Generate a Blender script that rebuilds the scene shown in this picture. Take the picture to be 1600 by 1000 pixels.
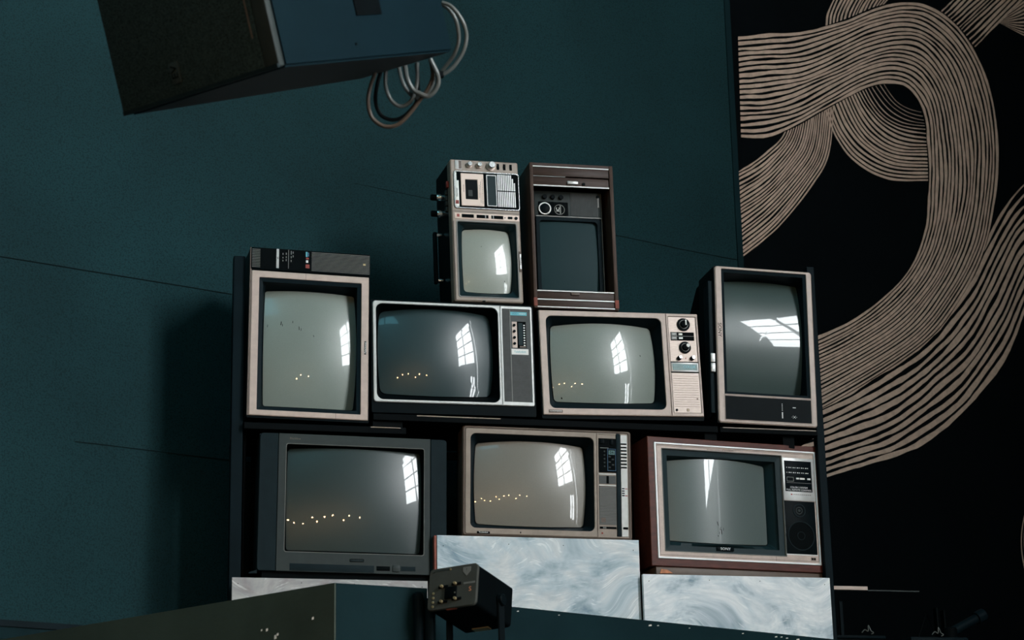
import bpy, bmesh, math, random
from mathutils import Matrix, Vector, Quaternion, noise as mnoise
R = math.radians
for o in list(bpy.data.objects): bpy.data.objects.remove(o)
SC = bpy.context.scene
COL = SC.collection
random.seed(7)

# ------------------------------------------------------------------ camera, world, exposure
cam_d = bpy.data.cameras.new('camera'); cam = bpy.data.objects.new('camera', cam_d); COL.objects.link(cam)
cam_d.sensor_width = 36.0; cam_d.lens = 3380.0/1600*36
CAM_YAW, CAM_PITCH, CAM_ROLL = R(14), R(16.5), R(-1.25)
F = Vector((math.sin(CAM_YAW)*math.cos(CAM_PITCH), math.cos(CAM_YAW)*math.cos(CAM_PITCH), math.sin(CAM_PITCH)))
Rt = Vector((math.cos(CAM_YAW), -math.sin(CAM_YAW), 0)); Up = Rt.cross(F)
c_, s_ = math.cos(CAM_ROLL), math.sin(CAM_ROLL)
R2 = Rt*c_ + Up*s_; U2 = Up*c_ - Rt*s_
Z0 = 3.87                                   # height of the picture's centre above the floor
M = Matrix((R2, U2, -F)).transposed().to_4x4(); M.translation = Vector((0, 0, Z0)) - F*8.0
cam.matrix_world = M
cam_d.clip_start = 0.05; cam_d.clip_end = 100
cam_d.dof.use_dof = True; cam_d.dof.focus_distance = 8.0; cam_d.dof.aperture_fstop = 6.0
SC.camera = cam
SC.view_settings.view_transform = 'Standard'; SC.view_settings.look = 'None'
SC.view_settings.gamma = 1.0; SC.view_settings.use_curve_mapping = False
SC.view_settings.exposure = 0.55
w = bpy.data.worlds.new('world'); SC.world = w; w.use_nodes = True
w.node_tree.nodes['Background'].inputs[0].default_value = (0.35, 0.75, 0.85, 1)
w.node_tree.nodes['Background'].inputs[1].default_value = 0.05
WINDOW_POWER = 26.0
FILL_STRENGTH = 2.4  # strength of the added ceiling fill

# ------------------------------------------------------------------ materials
def lin(c):
    return tuple(((v/255)/12.92 if v/255 <= .04045 else ((v/255+.055)/1.055)**2.4) for v in c)
def mat(name, rgb, rough=.5, metal=0.0, var=.15, scale=12, bump=0.0, bscale=200, spec=.5, detail=4, stretch=None, dark=None, coat=0.0, speck=None, emis=0):
    m = bpy.data.materials.new(name); m.use_nodes = True
    nt = m.node_tree; N = nt.nodes; L = nt.links; b = N['Principled BSDF']
    c = lin(rgb)
    b.inputs['Roughness'].default_value = rough; b.inputs['Metallic'].default_value = metal
    b.inputs['Specular IOR Level'].default_value = spec
    if coat: b.inputs['Coat Weight'].default_value = coat; b.inputs['Coat Roughness'].default_value = .012
    tc = N.new('ShaderNodeTexCoord'); mp = N.new('ShaderNodeMapping'); L.new(tc.outputs['Object'], mp.inputs[0])
    if stretch: mp.inputs['Scale'].default_value = stretch
    n = N.new('ShaderNodeTexNoise'); n.inputs['Scale'].default_value = scale; n.inputs['Detail'].default_value = detail
    L.new(mp.outputs[0], n.inputs['Vector'])
    r = N.new('ShaderNodeValToRGB'); L.new(n.outputs['Fac'], r.inputs[0])
    d = lin(dark) if dark else tuple(v*(1-var) for v in c)
    h = tuple(min(1, v*(1+var*.6)) for v in c)
    r.color_ramp.elements[0].position = .3; r.color_ramp.elements[1].position = .7
    r.color_ramp.elements[0].color = (*d, 1); r.color_ramp.elements[1].color = (*h, 1)
    out = r.outputs[0]
    if speck:
        n2 = N.new('ShaderNodeTexNoise'); n2.inputs['Scale'].default_value = speck[0]; n2.inputs['Detail'].default_value = 2
        L.new(tc.outputs['Object'], n2.inputs['Vector'])
        r2 = N.new('ShaderNodeValToRGB'); L.new(n2.outputs['Fac'], r2.inputs[0])
        r2.color_ramp.elements[0].position = speck[1]; r2.color_ramp.elements[1].position = speck[1]+speck[2]
        mx = N.new('ShaderNodeMix'); mx.data_type = 'RGBA'; mx.blend_type = 'MULTIPLY'; mx.inputs[0].default_value = speck[3]
        L.new(out, mx.inputs[6]); L.new(r2.outputs[0], mx.inputs[7]); out = mx.outputs[2]
    L.new(out, b.inputs['Base Color'])
    if bump:
        nb = N.new('ShaderNodeTexNoise'); nb.inputs['Scale'].default_value = bscale; nb.inputs['Detail'].default_value = 3
        L.new(mp.outputs[0], nb.inputs['Vector'])
        bp = N.new('ShaderNodeBump'); bp.inputs['Strength'].default_value = bump; bp.inputs['Distance'].default_value = .004
        L.new(nb.outputs['Fac'], bp.inputs['Height']); L.new(bp.outputs[0], b.inputs['Normal'])
    if emis:
        b.inputs['Emission Color'].default_value = (*c, 1); b.inputs['Emission Strength'].default_value = emis
    return m

MT = {}
MT['wall'] = mat('teal_plaster', (22, 52, 56), .75, var=.22, scale=1.6, bump=.8, bscale=110, detail=6, speck=(160, .36, .16, .38), spec=0.12)
MT['black_wall'] = mat('black_paint', (5, 10, 13), .8, var=.15, scale=3, bump=.15, bscale=60, spec=.05)
MT['room'] = mat('dark_plaster', (70, 80, 80), .9, var=.1, scale=1, spec=.1)
MT['floor'] = mat('concrete', (70, 70, 68), .7, var=.2, scale=2)
MT['mural'] = mat('beige_paint', (206, 178, 160), .7, var=.18, scale=30, speck=(500, .3, .15, .35), spec=.2)
MT['platform'] = mat('dark_teal_board', (19, 40, 44), .7, var=.2, scale=4, bump=.15, bscale=60, spec=0.05)
MT['platform_lit'] = mat('lit_side_olive', (74, 82, 74), .75, var=.2, scale=4, bump=.15, bscale=60, spec=0.08)  # lighter olive that paints warm light on the block's left face
MT['fleck'] = mat('pale_chip', (210, 200, 190), .7)
MT['beige'] = mat('beige_plastic', (196, 174, 162), .45, var=.12, scale=30, speck=(700, .3, .2, .25))
MT['beige_dim'] = mat('tan_plastic', (150, 134, 121), .45, var=.14, scale=30, speck=(700, .3, .2, .25))
MT['tan_dark'] = mat('brown_plastic', (96, 80, 70), .5, var=.14, scale=30)
MT['silver'] = mat('silver_plastic', (196, 196, 194), .32, metal=.25, var=.1, scale=40)
MT['brushed'] = mat('brushed_metal', (172, 156, 146), .4, metal=.3, var=.2, scale=60, stretch=(1, 1, 14))
MT['chrome'] = mat('chrome', (225, 225, 225), .16, metal=1.0, var=.05)
MT['white'] = mat('white_plastic', (228, 226, 222), .4, var=.05)
MT['bright'] = mat('bright_trim', (246, 246, 246), .3, var=.02)
MT['card'] = mat('pinkish_white_plastic', (230, 206, 192), .45, var=.05)
MT['black'] = mat('black_plastic', (10, 18, 21), .4, var=.2, scale=20, spec=0.03)
MT['matte_black'] = mat('matte_black', (6, 11, 13), .6, var=.2, scale=20, spec=0.03)
MT['mask'] = mat('tube_mask', (13, 27, 32), .5, var=.15, scale=10, spec=0.05)
MT['mask_teal'] = mat('teal_mask', (22, 42, 46), .45, var=.12, scale=10, spec=0.12)
MT['grey'] = mat('grey_plastic', (47, 55, 55), .5, var=.1, scale=30, bump=.05, bscale=900, spec=0.2)
MT['grey_dark'] = mat('dark_grey_plastic', (27, 38, 42), .55, var=.1, scale=30, spec=0.05)
MT['rib'] = mat('grey_rib', (112, 112, 108), .45, var=.1)
MT['mid'] = mat('grey_grille', (80, 82, 82), .5, var=.12, scale=40, spec=0.2)
MT['rack'] = mat('dark_teal_steel', (12, 25, 30), .5, var=.2, scale=8, spec=0.04)
MT['shelf'] = mat('black_board', (9, 13, 15), .6, var=.2, scale=8, spec=0.03)
MT['edge'] = mat('edge_highlight', (150, 130, 112), .5, var=.35, scale=30)  # pale colour paints the light caught along the shelf board edges
MT['wood'] = mat('walnut_veneer', (60, 43, 36), .45, spec=.2, var=.35, scale=14, stretch=(1, 6, 9), detail=6)
MT['wood_v'] = mat('upright_walnut', (70, 52, 43), .5, spec=.2, var=.4, scale=14, stretch=(9, 6, 1), detail=6)
MT['wood_red'] = mat('red_mahogany', (84, 38, 28), .42, spec=.2, var=.35, scale=12, stretch=(1.5, 6, 6), detail=6)
MT['rawwood'] = mat('raw_red_wood', (140, 72, 58), .7, var=.3, scale=30)
MT['orange'] = mat('bare_wood_chip', (196, 128, 92), .8, var=.3, scale=60)
MT['gold'] = mat('brass', (190, 170, 130), .35, metal=.6)
MT['red'] = mat('red_label', (146, 46, 36), .5, var=.1)
MT['blue'] = mat('cyan_sticker', (92, 178, 190), .5, var=.1)
MT['blue_d'] = mat('deep_blue_print', (48, 96, 130), .5, var=.1)
MT['green_tag'] = mat('teal_tag', (72, 116, 116), .35, var=.25, scale=60)
MT['speaker'] = mat('blue_grey_paint', (8, 28, 35), .55, var=.1, scale=8, bump=.15, bscale=300, spec=0.06)
MT['grille'] = mat('perforated_steel', (50, 66, 68), .55, var=.1, scale=8, speck=(420, .42, .1, .75), spec=0.1)
MT['lamp'] = mat('lamp_housing', (66, 68, 64), .55, var=.1, scale=20, bump=.1, bscale=500, spec=0.15)
MT['cable'] = mat('pale_cable', (84, 88, 86), .45)
MT['cable_b'] = mat('brown_cable', (76, 63, 52), .5)
MT['cable_k'] = mat('black_cable', (13, 20, 23), .5, spec=0.1)
def screen_mat(name, rgb, grain=.14, rough=.3, coat=.5):
    m = mat(name, rgb, rough, var=.05, scale=5, spec=.4, speck=(650, .3, .35, grain), coat=coat if coat else 0)
    if not coat: m.node_tree.nodes['Principled BSDF'].inputs['Specular IOR Level'].default_value = .15
    return m
MT['scr_light'] = screen_mat('pale_grey_tube', (130, 138, 131))
MT['scr_pale'] = screen_mat('pale_tube', (152, 157, 147))
MT['scr_grey'] = screen_mat('grey_tube', (140, 142, 134))
MT['scr_warm'] = screen_mat('warm_grey_tube', (130, 125, 116))
MT['scr_dark'] = screen_mat('dark_tube', (40, 60, 63))
MT['scr_dim'] = screen_mat('smoky_tube', (46, 60, 60))
MT['scr_slate'] = screen_mat('slate_tube', (94, 105, 103))
MT['scr_trin'] = screen_mat('mirror_dark_tube', (66, 82, 80))
MT['scr_haze'] = screen_mat('dusty_tube', (22, 50, 54), rough=.55, coat=0)

def plate_mat(name, seed, lo, mid, hi):
    m = bpy.data.materials.new(name); m.use_nodes = True
    nt = m.node_tree; N = nt.nodes; L = nt.links; b = N['Principled BSDF']; b.inputs['Roughness'].default_value = .42
    tc = N.new('ShaderNodeTexCoord'); off = N.new('ShaderNodeMapping'); off.inputs['Location'].default_value = (seed, 0, seed*.7)
    L.new(tc.outputs['Object'], off.inputs[0])
    # sweeping hand strokes: coordinates bent by a slow noise field
    w_ = N.new('ShaderNodeTexNoise'); w_.inputs['Scale'].default_value = 3.0; w_.inputs['Detail'].default_value = 1
    L.new(off.outputs[0], w_.inputs['Vector'])
    sub = N.new('ShaderNodeVectorMath'); sub.operation = 'SUBTRACT'; sub.inputs[1].default_value = (.5, .5, .5); L.new(w_.outputs['Color'], sub.inputs[0])
    sc = N.new('ShaderNodeVectorMath'); sc.operation = 'SCALE'; sc.inputs['Scale'].default_value = .38; L.new(sub.outputs[0], sc.inputs[0])
    ad = N.new('ShaderNodeVectorMath'); ad.operation = 'ADD'; L.new(off.outputs[0], ad.inputs[0]); L.new(sc.outputs[0], ad.inputs[1])
    def noise(scale, stretch, det, rough, src):
        mp = N.new('ShaderNodeMapping'); mp.inputs['Scale'].default_value = stretch; L.new(src, mp.inputs[0])
        n = N.new('ShaderNodeTexNoise'); n.inputs['Scale'].default_value = scale; n.inputs['Detail'].default_value = det; n.inputs['Roughness'].default_value = rough
        L.new(mp.outputs[0], n.inputs['Vector']); return n.outputs['Fac']
    n0 = noise(5.5, (1, 1, 1.6), 4, .6, ad.outputs[0])
    r0 = N.new('ShaderNodeValToRGB'); e = r0.color_ramp.elements
    e[0].position = .30; e[0].color = (*lin(lo), 1); e[1].position = .60; e[1].color = (*lin(hi), 1)
    k = e.new(.45); k.color = (*lin(mid), 1)
    L.new(n0, r0.inputs[0])
    n1 = noise(9, (1, 1, 5), 7, .7, ad.outputs[0])
    r1 = N.new('ShaderNodeValToRGB'); r1.color_ramp.elements[0].position = .34; r1.color_ramp.elements[1].position = .60
    r1.color_ramp.elements[0].color = (.50, .57, .62, 1); r1.color_ramp.elements[1].color = (1, 1, 1, 1)
    L.new(n1, r1.inputs[0])
    mx = N.new('ShaderNodeMix'); mx.data_type = 'RGBA'; mx.blend_type = 'MULTIPLY'; mx.inputs[0].default_value = .45
    L.new(r0.outputs[0], mx.inputs[6]); L.new(r1.outputs[0], mx.inputs[7])
    n2 = noise(16, (1, 1, 11), 4, .5, ad.outputs[0])
    r2 = N.new('ShaderNodeValToRGB'); r2.color_ramp.elements[0].position = .60; r2.color_ramp.elements[1].position = .68
    L.new(n2, r2.inputs[0])
    mx2 = N.new('ShaderNodeMix'); mx2.data_type = 'RGBA'; mx2.blend_type = 'SCREEN'; mx2.inputs[0].default_value = .4
    L.new(mx.outputs[2], mx2.inputs[6]); L.new(r2.outputs[0], mx2.inputs[7])
    L.new(mx2.outputs[2], b.inputs['Base Color'])
    return m
MT['plate_a'] = plate_mat('swirled_grey_paint', 3.1, (138, 124, 122), (160, 156, 156), (176, 174, 172))
MT['plate_b'] = plate_mat('swirled_white_paint', 7.7, (120, 148, 164), (186, 200, 207), (216, 218, 219))
MT['plate_c'] = plate_mat('swirled_blue_white_paint', 12.4, (112, 142, 160), (206, 216, 222), (236, 238, 240))

def emit(name, rgb, s):
    m = bpy.data.materials.new(name); m.use_nodes = True
    nt = m.node_tree; nt.nodes.clear(); e = nt.nodes.new('ShaderNodeEmission'); o = nt.nodes.new('ShaderNodeOutputMaterial')
    e.inputs[0].default_value = (*rgb, 1); e.inputs[1].default_value = s; nt.links.new(e.outputs[0], o.inputs[0]); return m
MT['daylight'] = emit('daylit_pane', (.93, .98, 1.0), WINDOW_POWER)
MT['bulb'] = emit('warm_bulb', (1.0, .62, .28), 190)
MT['ceiling_fill'] = emit('teal_fill_glow', (.22, .74, .92), FILL_STRENGTH)  # teal glow of the added fill panel

# ------------------------------------------------------------------ mesh builder
class G:
    """collects geometry; millimetres when u=.001; ox is subtracted from x"""
    def __init__(s, u=1.0, ox=0.0): s.b = bmesh.new(); s.u = u; s.ox = ox
    def v(s, x, y, z): return s.b.verts.new(((x-s.ox)*s.u, y*s.u, z*s.u))
    def box(s, x0, x1, y0, y1, z0, z1, bev=0):
        vs = [s.v(x, y, z) for z in (z0, z1) for y in (y0, y1) for x in (x0, x1)]
        fs = [s.b.faces.new([vs[i] for i in q]) for q in ((0, 2, 3, 1), (4, 5, 7, 6), (0, 1, 5, 4), (2, 6, 7, 3), (0, 4, 6, 2), (1, 3, 7, 5))]
        if bev:
            es = list({e for f in fs for e in f.edges})
            bmesh.ops.bevel(s.b, geom=es, offset=bev*s.u, segments=2, affect='EDGES', profile=.5)
        return s
    def hexa(s, p):
        """8 corner points: bottom 4 ccw, top 4 ccw"""
        vs = [s.v(*q) for q in p]
        for q in ((3, 2, 1, 0), (4, 5, 6, 7), (0, 1, 5, 4), (1, 2, 6, 5), (2, 3, 7, 6), (3, 0, 4, 7)): s.b.faces.new([vs[i] for i in q])
        return s
    def prism(s, pts, z0, z1):
        n = len(pts); a = [s.v(x, y, z0) for x, y in pts]; c = [s.v(x, y, z1) for x, y in pts]
        s.b.faces.new(a[::-1]); s.b.faces.new(c)
        for i in range(n): s.b.faces.new((a[i], a[(i+1) % n], c[(i+1) % n], c[i]))
        return s
    def loft(s, loops, cap0=False, cap1=False):
        vv = [[s.v(*p) for p in l] for l in loops]; n = len(vv[0])
        for a, c in zip(vv, vv[1:]):
            for i in range(n): s.b.faces.new((a[i], a[(i+1) % n], c[(i+1) % n], c[i]))
        if cap0: s.b.faces.new(vv[0][::-1])
        if cap1: s.b.faces.new(vv[-1])
        return s
    def cyl(s, c, r, h, axis='y', seg=20, r2=None, edge=.12):
        """starts at c, extends -axis for y (towards the viewer), +axis else"""
        r2 = r if r2 is None else r2; sg = -1 if axis in ('y', '-x') else 1; ax = axis[-1]
        def loop(rr, d):
            o = []
            for i in range(seg):
                t = 2*math.pi*i/seg; a, b2 = rr*math.cos(t), rr*math.sin(t)
                if ax == 'y': o.append((c[0]+a, c[1]+sg*d, c[2]+b2))
                elif ax == 'x': o.append((c[0]+sg*d, c[1]+a, c[2]+b2))
                else: o.append((c[0]+a, c[1]+b2, c[2]+sg*d))
            return o
        return s.loft([loop(r, 0), loop(r2, h*(1-edge)), loop(r2*(1-edge), h)], True, True)
    def ringy(s, cx, cz, r0, r1, y0, y1, seg=28):
        def l(r, y): return [(cx+r*math.cos(2*math.pi*i/seg), y, cz+r*math.sin(2*math.pi*i/seg)) for i in range(seg)]
        return s.loft([l(r1, y1), l(r1, y0), l(r0, y0), l(r0, y1), l(r1, y1)])
    def tube(s, pts, r, seg=8):
        pts = [Vector(p) for p in pts]; loops = []
        up = Vector((.123, .31, .94))
        for i, p in enumerate(pts):
            t = (pts[min(i+1, len(pts)-1)]-pts[max(i-1, 0)]).normalized()
            a = t.cross(up)
            if a.length < 1e-3: a = t.cross(Vector((1, 0, 0)))
            a.normalize(); b2 = t.cross(a).normalized()
            loops.append([tuple(p+a*(r*math.cos(2*math.pi*k/seg))+b2*(r*math.sin(2*math.pi*k/seg))) for k in range(seg)])
        return s.loft(loops, True, True)
    def put(s, name, m, parent=None, label=None, smooth=30, recalc=True, **props):
        if recalc: bmesh.ops.recalc_face_normals(s.b, faces=s.b.faces[:])
        me = bpy.data.meshes.new(name); s.b.to_mesh(me); s.b.free()
        me.materials.append(MT[m] if isinstance(m, str) else m)
        if smooth:
            me.polygons.foreach_set('use_smooth', [True]*len(me.polygons)); me.set_sharp_from_angle(angle=R(smooth))
        o = bpy.data.objects.new(name, me); COL.objects.link(o)
        if parent: o.parent = parent
        if label: o['label'] = label
        for k, val in props.items(): o[k] = val
        return o

def rr(x0, x1, z0, z1, r=0.0, bow=0.0, nc=6, ne=10):
    """rounded rectangle; r one number or (bl,br,tr,tl); bow (x,z) bulges the sides"""
    if not isinstance(r, (tuple, list)): r = (r,)*4
    bx, bz = bow if isinstance(bow, (tuple, list)) else (bow, bow)
    out = []
    cs = ((x0+r[0], z0+r[0], r[0], 180), (x1-r[1], z0+r[1], r[1], 270), (x1-r[2], z1-r[2], r[2], 0), (x0+r[3], z1-r[3], r[3], 90))
    for i, (cx, cz, q, a0) in enumerate(cs):
        for k in range(nc+1):
            t = R(a0+90*k/nc); out.append((cx+q*math.cos(t), cz+q*math.sin(t)))
        nx = cs[(i+1) % 4]; t = R(nx[3]); e = (nx[0]+nx[2]*math.cos(t), nx[1]+nx[2]*math.sin(t)); b0 = out[-1]
        for k in range(1, ne):
            f = k/ne; g = 1-(2*f-1)**2
            dx, dz = ((0, -bz), (bx, 0), (0, bz), (-bx, 0))[i]
            out.append((b0[0]+(e[0]-b0[0])*f+dx*g, b0[1]+(e[1]-b0[1])*f+dz*g))
    return out
def yl(loop, y): return [(x, y, z) for x, z in loop]

TVGROUP = 'vintage televisions in the pile'
def thing(name, label, cat, loc=(0, 0, 0), rot=None, group=None):
    o = bpy.data.objects.new(name, None); COL.objects.link(o); o.empty_display_size = .05
    o.location = loc
    if rot is not None: o.rotation_euler = rot
    o['label'] = label; o['category'] = cat
    if group: o['group'] = group
    return o

class TV:
    def __init__(s, label, x, z, W, H, yaw, roll, y=0.0, name='television', cat='television'):
        s.W = W; s.H = H
        e = (0, -R(roll), R(yaw))
        from mathutils import Euler
        Rm = Euler(e, 'XYZ').to_matrix()
        base = Vector((x, y, z+Z0)) - Rm @ Vector((0, 0, H/2000))
        s.root = thing(name, label, cat, base, e, TVGROUP)
    def g(s): return G(.001, s.W/2)
    def box(s, name, m, *a, bev=0, parent=None, label=None, **k):
        return s.g().box(*a, bev=bev).put(name, m, parent or s.root, label, **k)
    def ring(s, name, m, outer, inner, y0=0, thick=20, bev=2.5, inb=3, idepth=10, ro=0, ri=0, bow=0, parent=None, label=None):
        ox0, ox1, oz0, oz1 = outer; a = rr(ox0, ox1, oz0, oz1, ro)
        rb = [max(q-bev, 0) for q in ro] if isinstance(ro, (tuple, list)) else max(ro-bev, 0)
        a2 = rr(ox0+bev, ox1-bev, oz0+bev, oz1-bev, rb)
        ix0, ix1, iz0, iz1 = inner
        b0 = rr(ix0-inb*.4, ix1+inb*.4, iz0-inb*.4, iz1+inb*.4, ri+inb*.4 if not isinstance(ri, (tuple, list)) else ri, bow)
        b1 = rr(ix0, ix1, iz0, iz1, ri, bow)
        return s.g().loft([yl(a, y0+thick), yl(a, y0+bev), yl(a2, y0), yl(b0, y0), yl(b1, y0+inb*.6), yl(b1, y0+idepth)]).put(name, m, parent or s.root, label)
    def tube(s, m, inner, glass, r_in, r_gl, bow_gl, R_=(800, 800), ydepth=42, mask='mask', bow_in=0, step=None, flat=None, name='screen', label=None):
        """dark mask running from the frame opening back to the glass, and the bulging glass"""
        gx0, gx1, gz0, gz1 = glass; cx, cz = (gx0+gx1)/2, (gz0+gz1)/2
        def sag(x, z): return (x-cx)**2/(2*R_[0])+(z-cz)**2/(2*R_[1])
        mid = ((gx1-gx0)/2)**2/(2*R_[0])
        yc = ydepth-mid
        gl = rr(gx0, gx1, gz0, gz1, r_gl, bow_gl)
        ins = rr(*inner, r_in, bow_in)
        loops = [yl(ins, 5)]
        if step:
            w_, d_ = step
            b = rr(inner[0]+w_, inner[1]-w_, inner[2]+w_, inner[3]-w_, max(2, r_in-w_*.3) if not isinstance(r_in, (tuple, list)) else r_in, bow_in)
            loops += [yl(b, 8), yl(b, d_)]
        ed = [((x-cx)*1.012+cx, yc+sag(x, z)+2.5, (z-cz)*1.012+cz) for x, z in gl]
        pre = [(x+(x-cx)*.035, min(y-12, ydepth-4), z+(z-cz)*.035) for (x, y, z) in ed]
        loops += [pre, ed]
        mk = s.g().loft(loops).put('tube_mask', mask, s.root, smooth=25)
        g = s.g(); K = 14; rings = []
        for k in range(K+1):
            f = 1-(k/K)
            f = max(f, .0)
            if k == K: break
            rings.append([((x-cx)*f+cx, yc+sag((x-cx)*f+cx, (z-cz)*f+cz), (z-cz)*f+cz) for x, z in gl])
        g.loft(rings)
        g.b.verts.ensure_lookup_table(); n = len(gl); last = g.b.verts[-n:]
        c = g.v(cx, yc, cz)
        s.glass = lambda x, z: yc+sag(x, z)
        for i in range(n): g.b.faces.new((last[i], last[(i+1) % n], c))
        back = [((x-cx)*.98+cx, yc+sag(x, z)+14, (z-cz)*.98+cz) for x, z in gl]
        return g.put(name, m, s.root, label, smooth=60)
    def chips(s, scr, items):
        g = s.g()
        for x, z, w_, h_, a in items:
            y = s.glass(x, z)-.4; ca, sa = math.cos(a), math.sin(a)
            q = [(x+u*ca-v*sa, z+u*sa+v*ca) for u, v in ((-w_, -h_*.6), (w_*.6, -h_), (w_, h_*.7), (-w_*.4, h_))]
            g.hexa([(q[0][0], y, q[0][1]), (q[1][0], y, q[1][1]), (q[1][0], y+.8, q[1][1]), (q[0][0], y+.8, q[0][1]), (q[3][0], y, q[3][1]), (q[2][0], y, q[2][1]), (q[2][0], y+.8, q[2][1]), (q[3][0], y+.8, q[3][1])])
        return g.put('glass_chips', 'matte_black', scr, smooth=0, kind='stuff')
    def cabinet(s, m, x0, x1, z0, z1, y0=4, y1=60, depth=380, taper=(.62, .6, .0), bev=4, zlow=0, rear='matte_black', rear_name='rear_housing'):
        s.g().box(x0, x1, y0+.02*depth*0, y1, z0, z1, bev=bev).put('cabinet', m, s.root)
    def body(s, m, x0, x1, z0, z1, y0, ys, depth, sx=.6, sz0=.0, sz1=.3, m2='matte_black', open_front=None):
        """full-section shell from y0 to ys then a tapered rear housing to depth"""
        a = rr(x0, x1, z0, z1, 5); n = len(a)
        g = s.g()
        if open_front:
            fi = rr(*open_front, 4)
            g.loft([yl(fi, ys-2), yl(fi, y0), yl(a, y0), yl(a, ys)], True, True)
        else: g.loft([yl(a, y0), yl(a, ys)], True, True)
        g.put('cabinet', m, s.root)
        cx = (x0+x1)/2; h = (x1-x0)/2*sx; H = z1-z0
        b0 = rr(x0+8, x1-8, z0+4, z1-8, 12); b1 = rr(cx-h, cx+h, z0+4+H*sz0, z1-H*sz1, 14)
        mid = [((p[0]+q[0])/2*.35+p[0]*.65, (p[1]+q[1])/2*.35+p[1]*.65) for p, q in zip(b0, b1)]
        s.g().loft([yl(b0, ys), yl(b0, ys+(depth-ys)*.25), yl(b1, ys+(depth-ys)*.75), yl(b1, depth)], True, True).put('rear_housing', m2, s.root, smooth=20)
    def text(s, body, size, x, z, m, y=-.6, rot=0, name='lettering', parent=None, sx=1.0):
        put_text(body, size*.001, Vector(((x-s.W/2)*.001, y*.001, z*.001)), m, parent or s.root, rot, name, sx)

def put_text(body, size, loc, m, parent, rot=0, name='lettering', sx=1.0, basis=None):
    cu = bpy.data.curves.new('lettering', 'FONT'); cu.body = body; cu.size = size; cu.align_x = 'CENTER'; cu.align_y = 'CENTER'
    cu.extrude = size*.012; cu.resolution_u = 3
    to = bpy.data.objects.new('tmp', cu)
    me = bpy.data.meshes.new_from_object(to); bpy.data.objects.remove(to); bpy.data.curves.remove(cu)
    me.transform(Matrix.Diagonal((sx, 1, 1, 1)))
    me.transform(Matrix.Rotation(R(90), 4, 'X')); me.transform(Matrix.Rotation(-R(rot), 4, 'Y'))
    if basis is not None: me.transform(basis)
    me.transform(Matrix.Translation(loc))
    me.name = name
    me.materials.clear(); me.materials.append(MT[m])
    o = bpy.data.objects.new(name, me); COL.objects.link(o); o.parent = parent
    return o

# ------------------------------------------------------------------ room shell
WT = R(20); WD = Vector((math.cos(WT), math.sin(WT), 0)); WN = Vector((math.sin(WT), -math.cos(WT), 0)); WP = Vector((-1.04, .47, 0))
def wp(s, z, off=0.0):                       # a point on the teal wall: along it, height, towards the room
    return WP + WD*s + WN*off + Vector((0, 0, z))
def wallbox(name, m, s0, s1, z0, z1, d0, d1, parent=None, **k):
    g = G(); g.hexa([tuple(wp(s, z, d)) for z in (z0, z1) for s, d in ((s0, d1), (s1, d1), (s1, d0), (s0, d0))])
    return g.put(name, m, parent, smooth=0, **k)
CORNER = 2.612
wl = wallbox('wall_left', 'wall', -15.5, CORNER, 0, 10, -.11, 0, kind='structure')
MT['seam'] = mat('dark_joint', (12, 24, 26), .9, var=.3, scale=6, spec=.1)  # dark colour of the joints in the teal wall
def seam(s0, s1, z, wob=.004, th=.0028):
    g = G(); n = 40; prev = None
    for i in range(n+1):
        s = s0+(s1-s0)*i/n; zz = z+wob*mnoise.noise(Vector((s*3, z, 0))); t = th*(.5+.9*abs(mnoise.noise(Vector((s*9, z, 3)))))
        a = [g.v(*wp(s, zz-t, .0004)), g.v(*wp(s, zz-t, .0022)), g.v(*wp(s, zz+t, .0022)), g.v(*wp(s, zz+t, .0004))]
        if prev:
            for k in range(4): g.b.faces.new((prev[k], a[k], a[(k+1) % 4], prev[(k+1) % 4]))
        prev = a
    return g.put('board_joint', 'seam', wl, smooth=0)
seam(-4, .6, 4.068); seam(-.55, .5, 3.418, th=.0018); seam(1.86, 2.6, 4.62, th=.0018); seam(.6, 1.9, 4.62, th=.0008)
wallbox('trim_1', 'platform', CORNER-.02, CORNER+.012, 0, 10, -.115, .006, kind='structure')
wb = wallbox('wall_back', 'black_wall', CORNER-.3, 6.4, 0, 10, -.32, -.12, kind='structure')
G().box(-16.2, 4.8, -11.7, 3.6, -.1, 0).put('floor', 'floor', kind='structure', smooth=0)
wr = G().box(4.6, 4.8, -11.7, 3.6, 0, 10).put('wall_right', 'room', kind='structure', smooth=0)
G().box(-16.2, 4.8, -11.7, -11.5, 0, 10).put('wall_front', 'room', kind='structure', smooth=0)
G().box(-16.4, -16.2, -11.7, 3.6, 0, 10).put('wall_side', 'room', kind='structure', smooth=0)
G().box(-16.4, 4.8, -11.7, 3.6, 10, 10.2).put('ceiling', 'room', kind='structure', smooth=0)

# tall daylit windows in the right-hand wall, behind the camera
def window(name, y0, y1, z0, z1, nv, nh, bar=.05):
    fr = G().box(4.50, 4.60, y0-.06, y1+.06, z0-.06, z0).box(4.50, 4.60, y0-.06, y1+.06, z1, z1+.06).box(4.50, 4.60, y0-.06, y0, z0, z1).box(4.50, 4.60, y1, y1+.06, z0, z1).put(name, 'black', kind='structure', smooth=0)
    for i in range(1, nv):
        yy = y0+(y1-y0)*i/nv; G().box(4.52, 4.575, yy-bar/2, yy+bar/2, z0, z1).put('mullion', 'black', fr, smooth=0)
    for i in range(1, nh):
        zz = z0+(z1-z0)*i/nh; G().box(4.525, 4.57, y0, y1, zz-bar/2, zz+bar/2).put('glazing_bar', 'black', fr, smooth=0)
    G().box(4.58, 4.59, y0, y1, z0, z1).put('pane', 'daylight', fr, smooth=0)
    return fr
window('window_1', -10.3, -6.75, 5.3, 9.3, 2, 4, .08)
window('window_2', -6.5, -6.33, 1.2, 9.3, 1, 3, .04)
window('window_3', -7.6, -6.8, 2.2, 4.2, 2, 2, .05)
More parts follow.
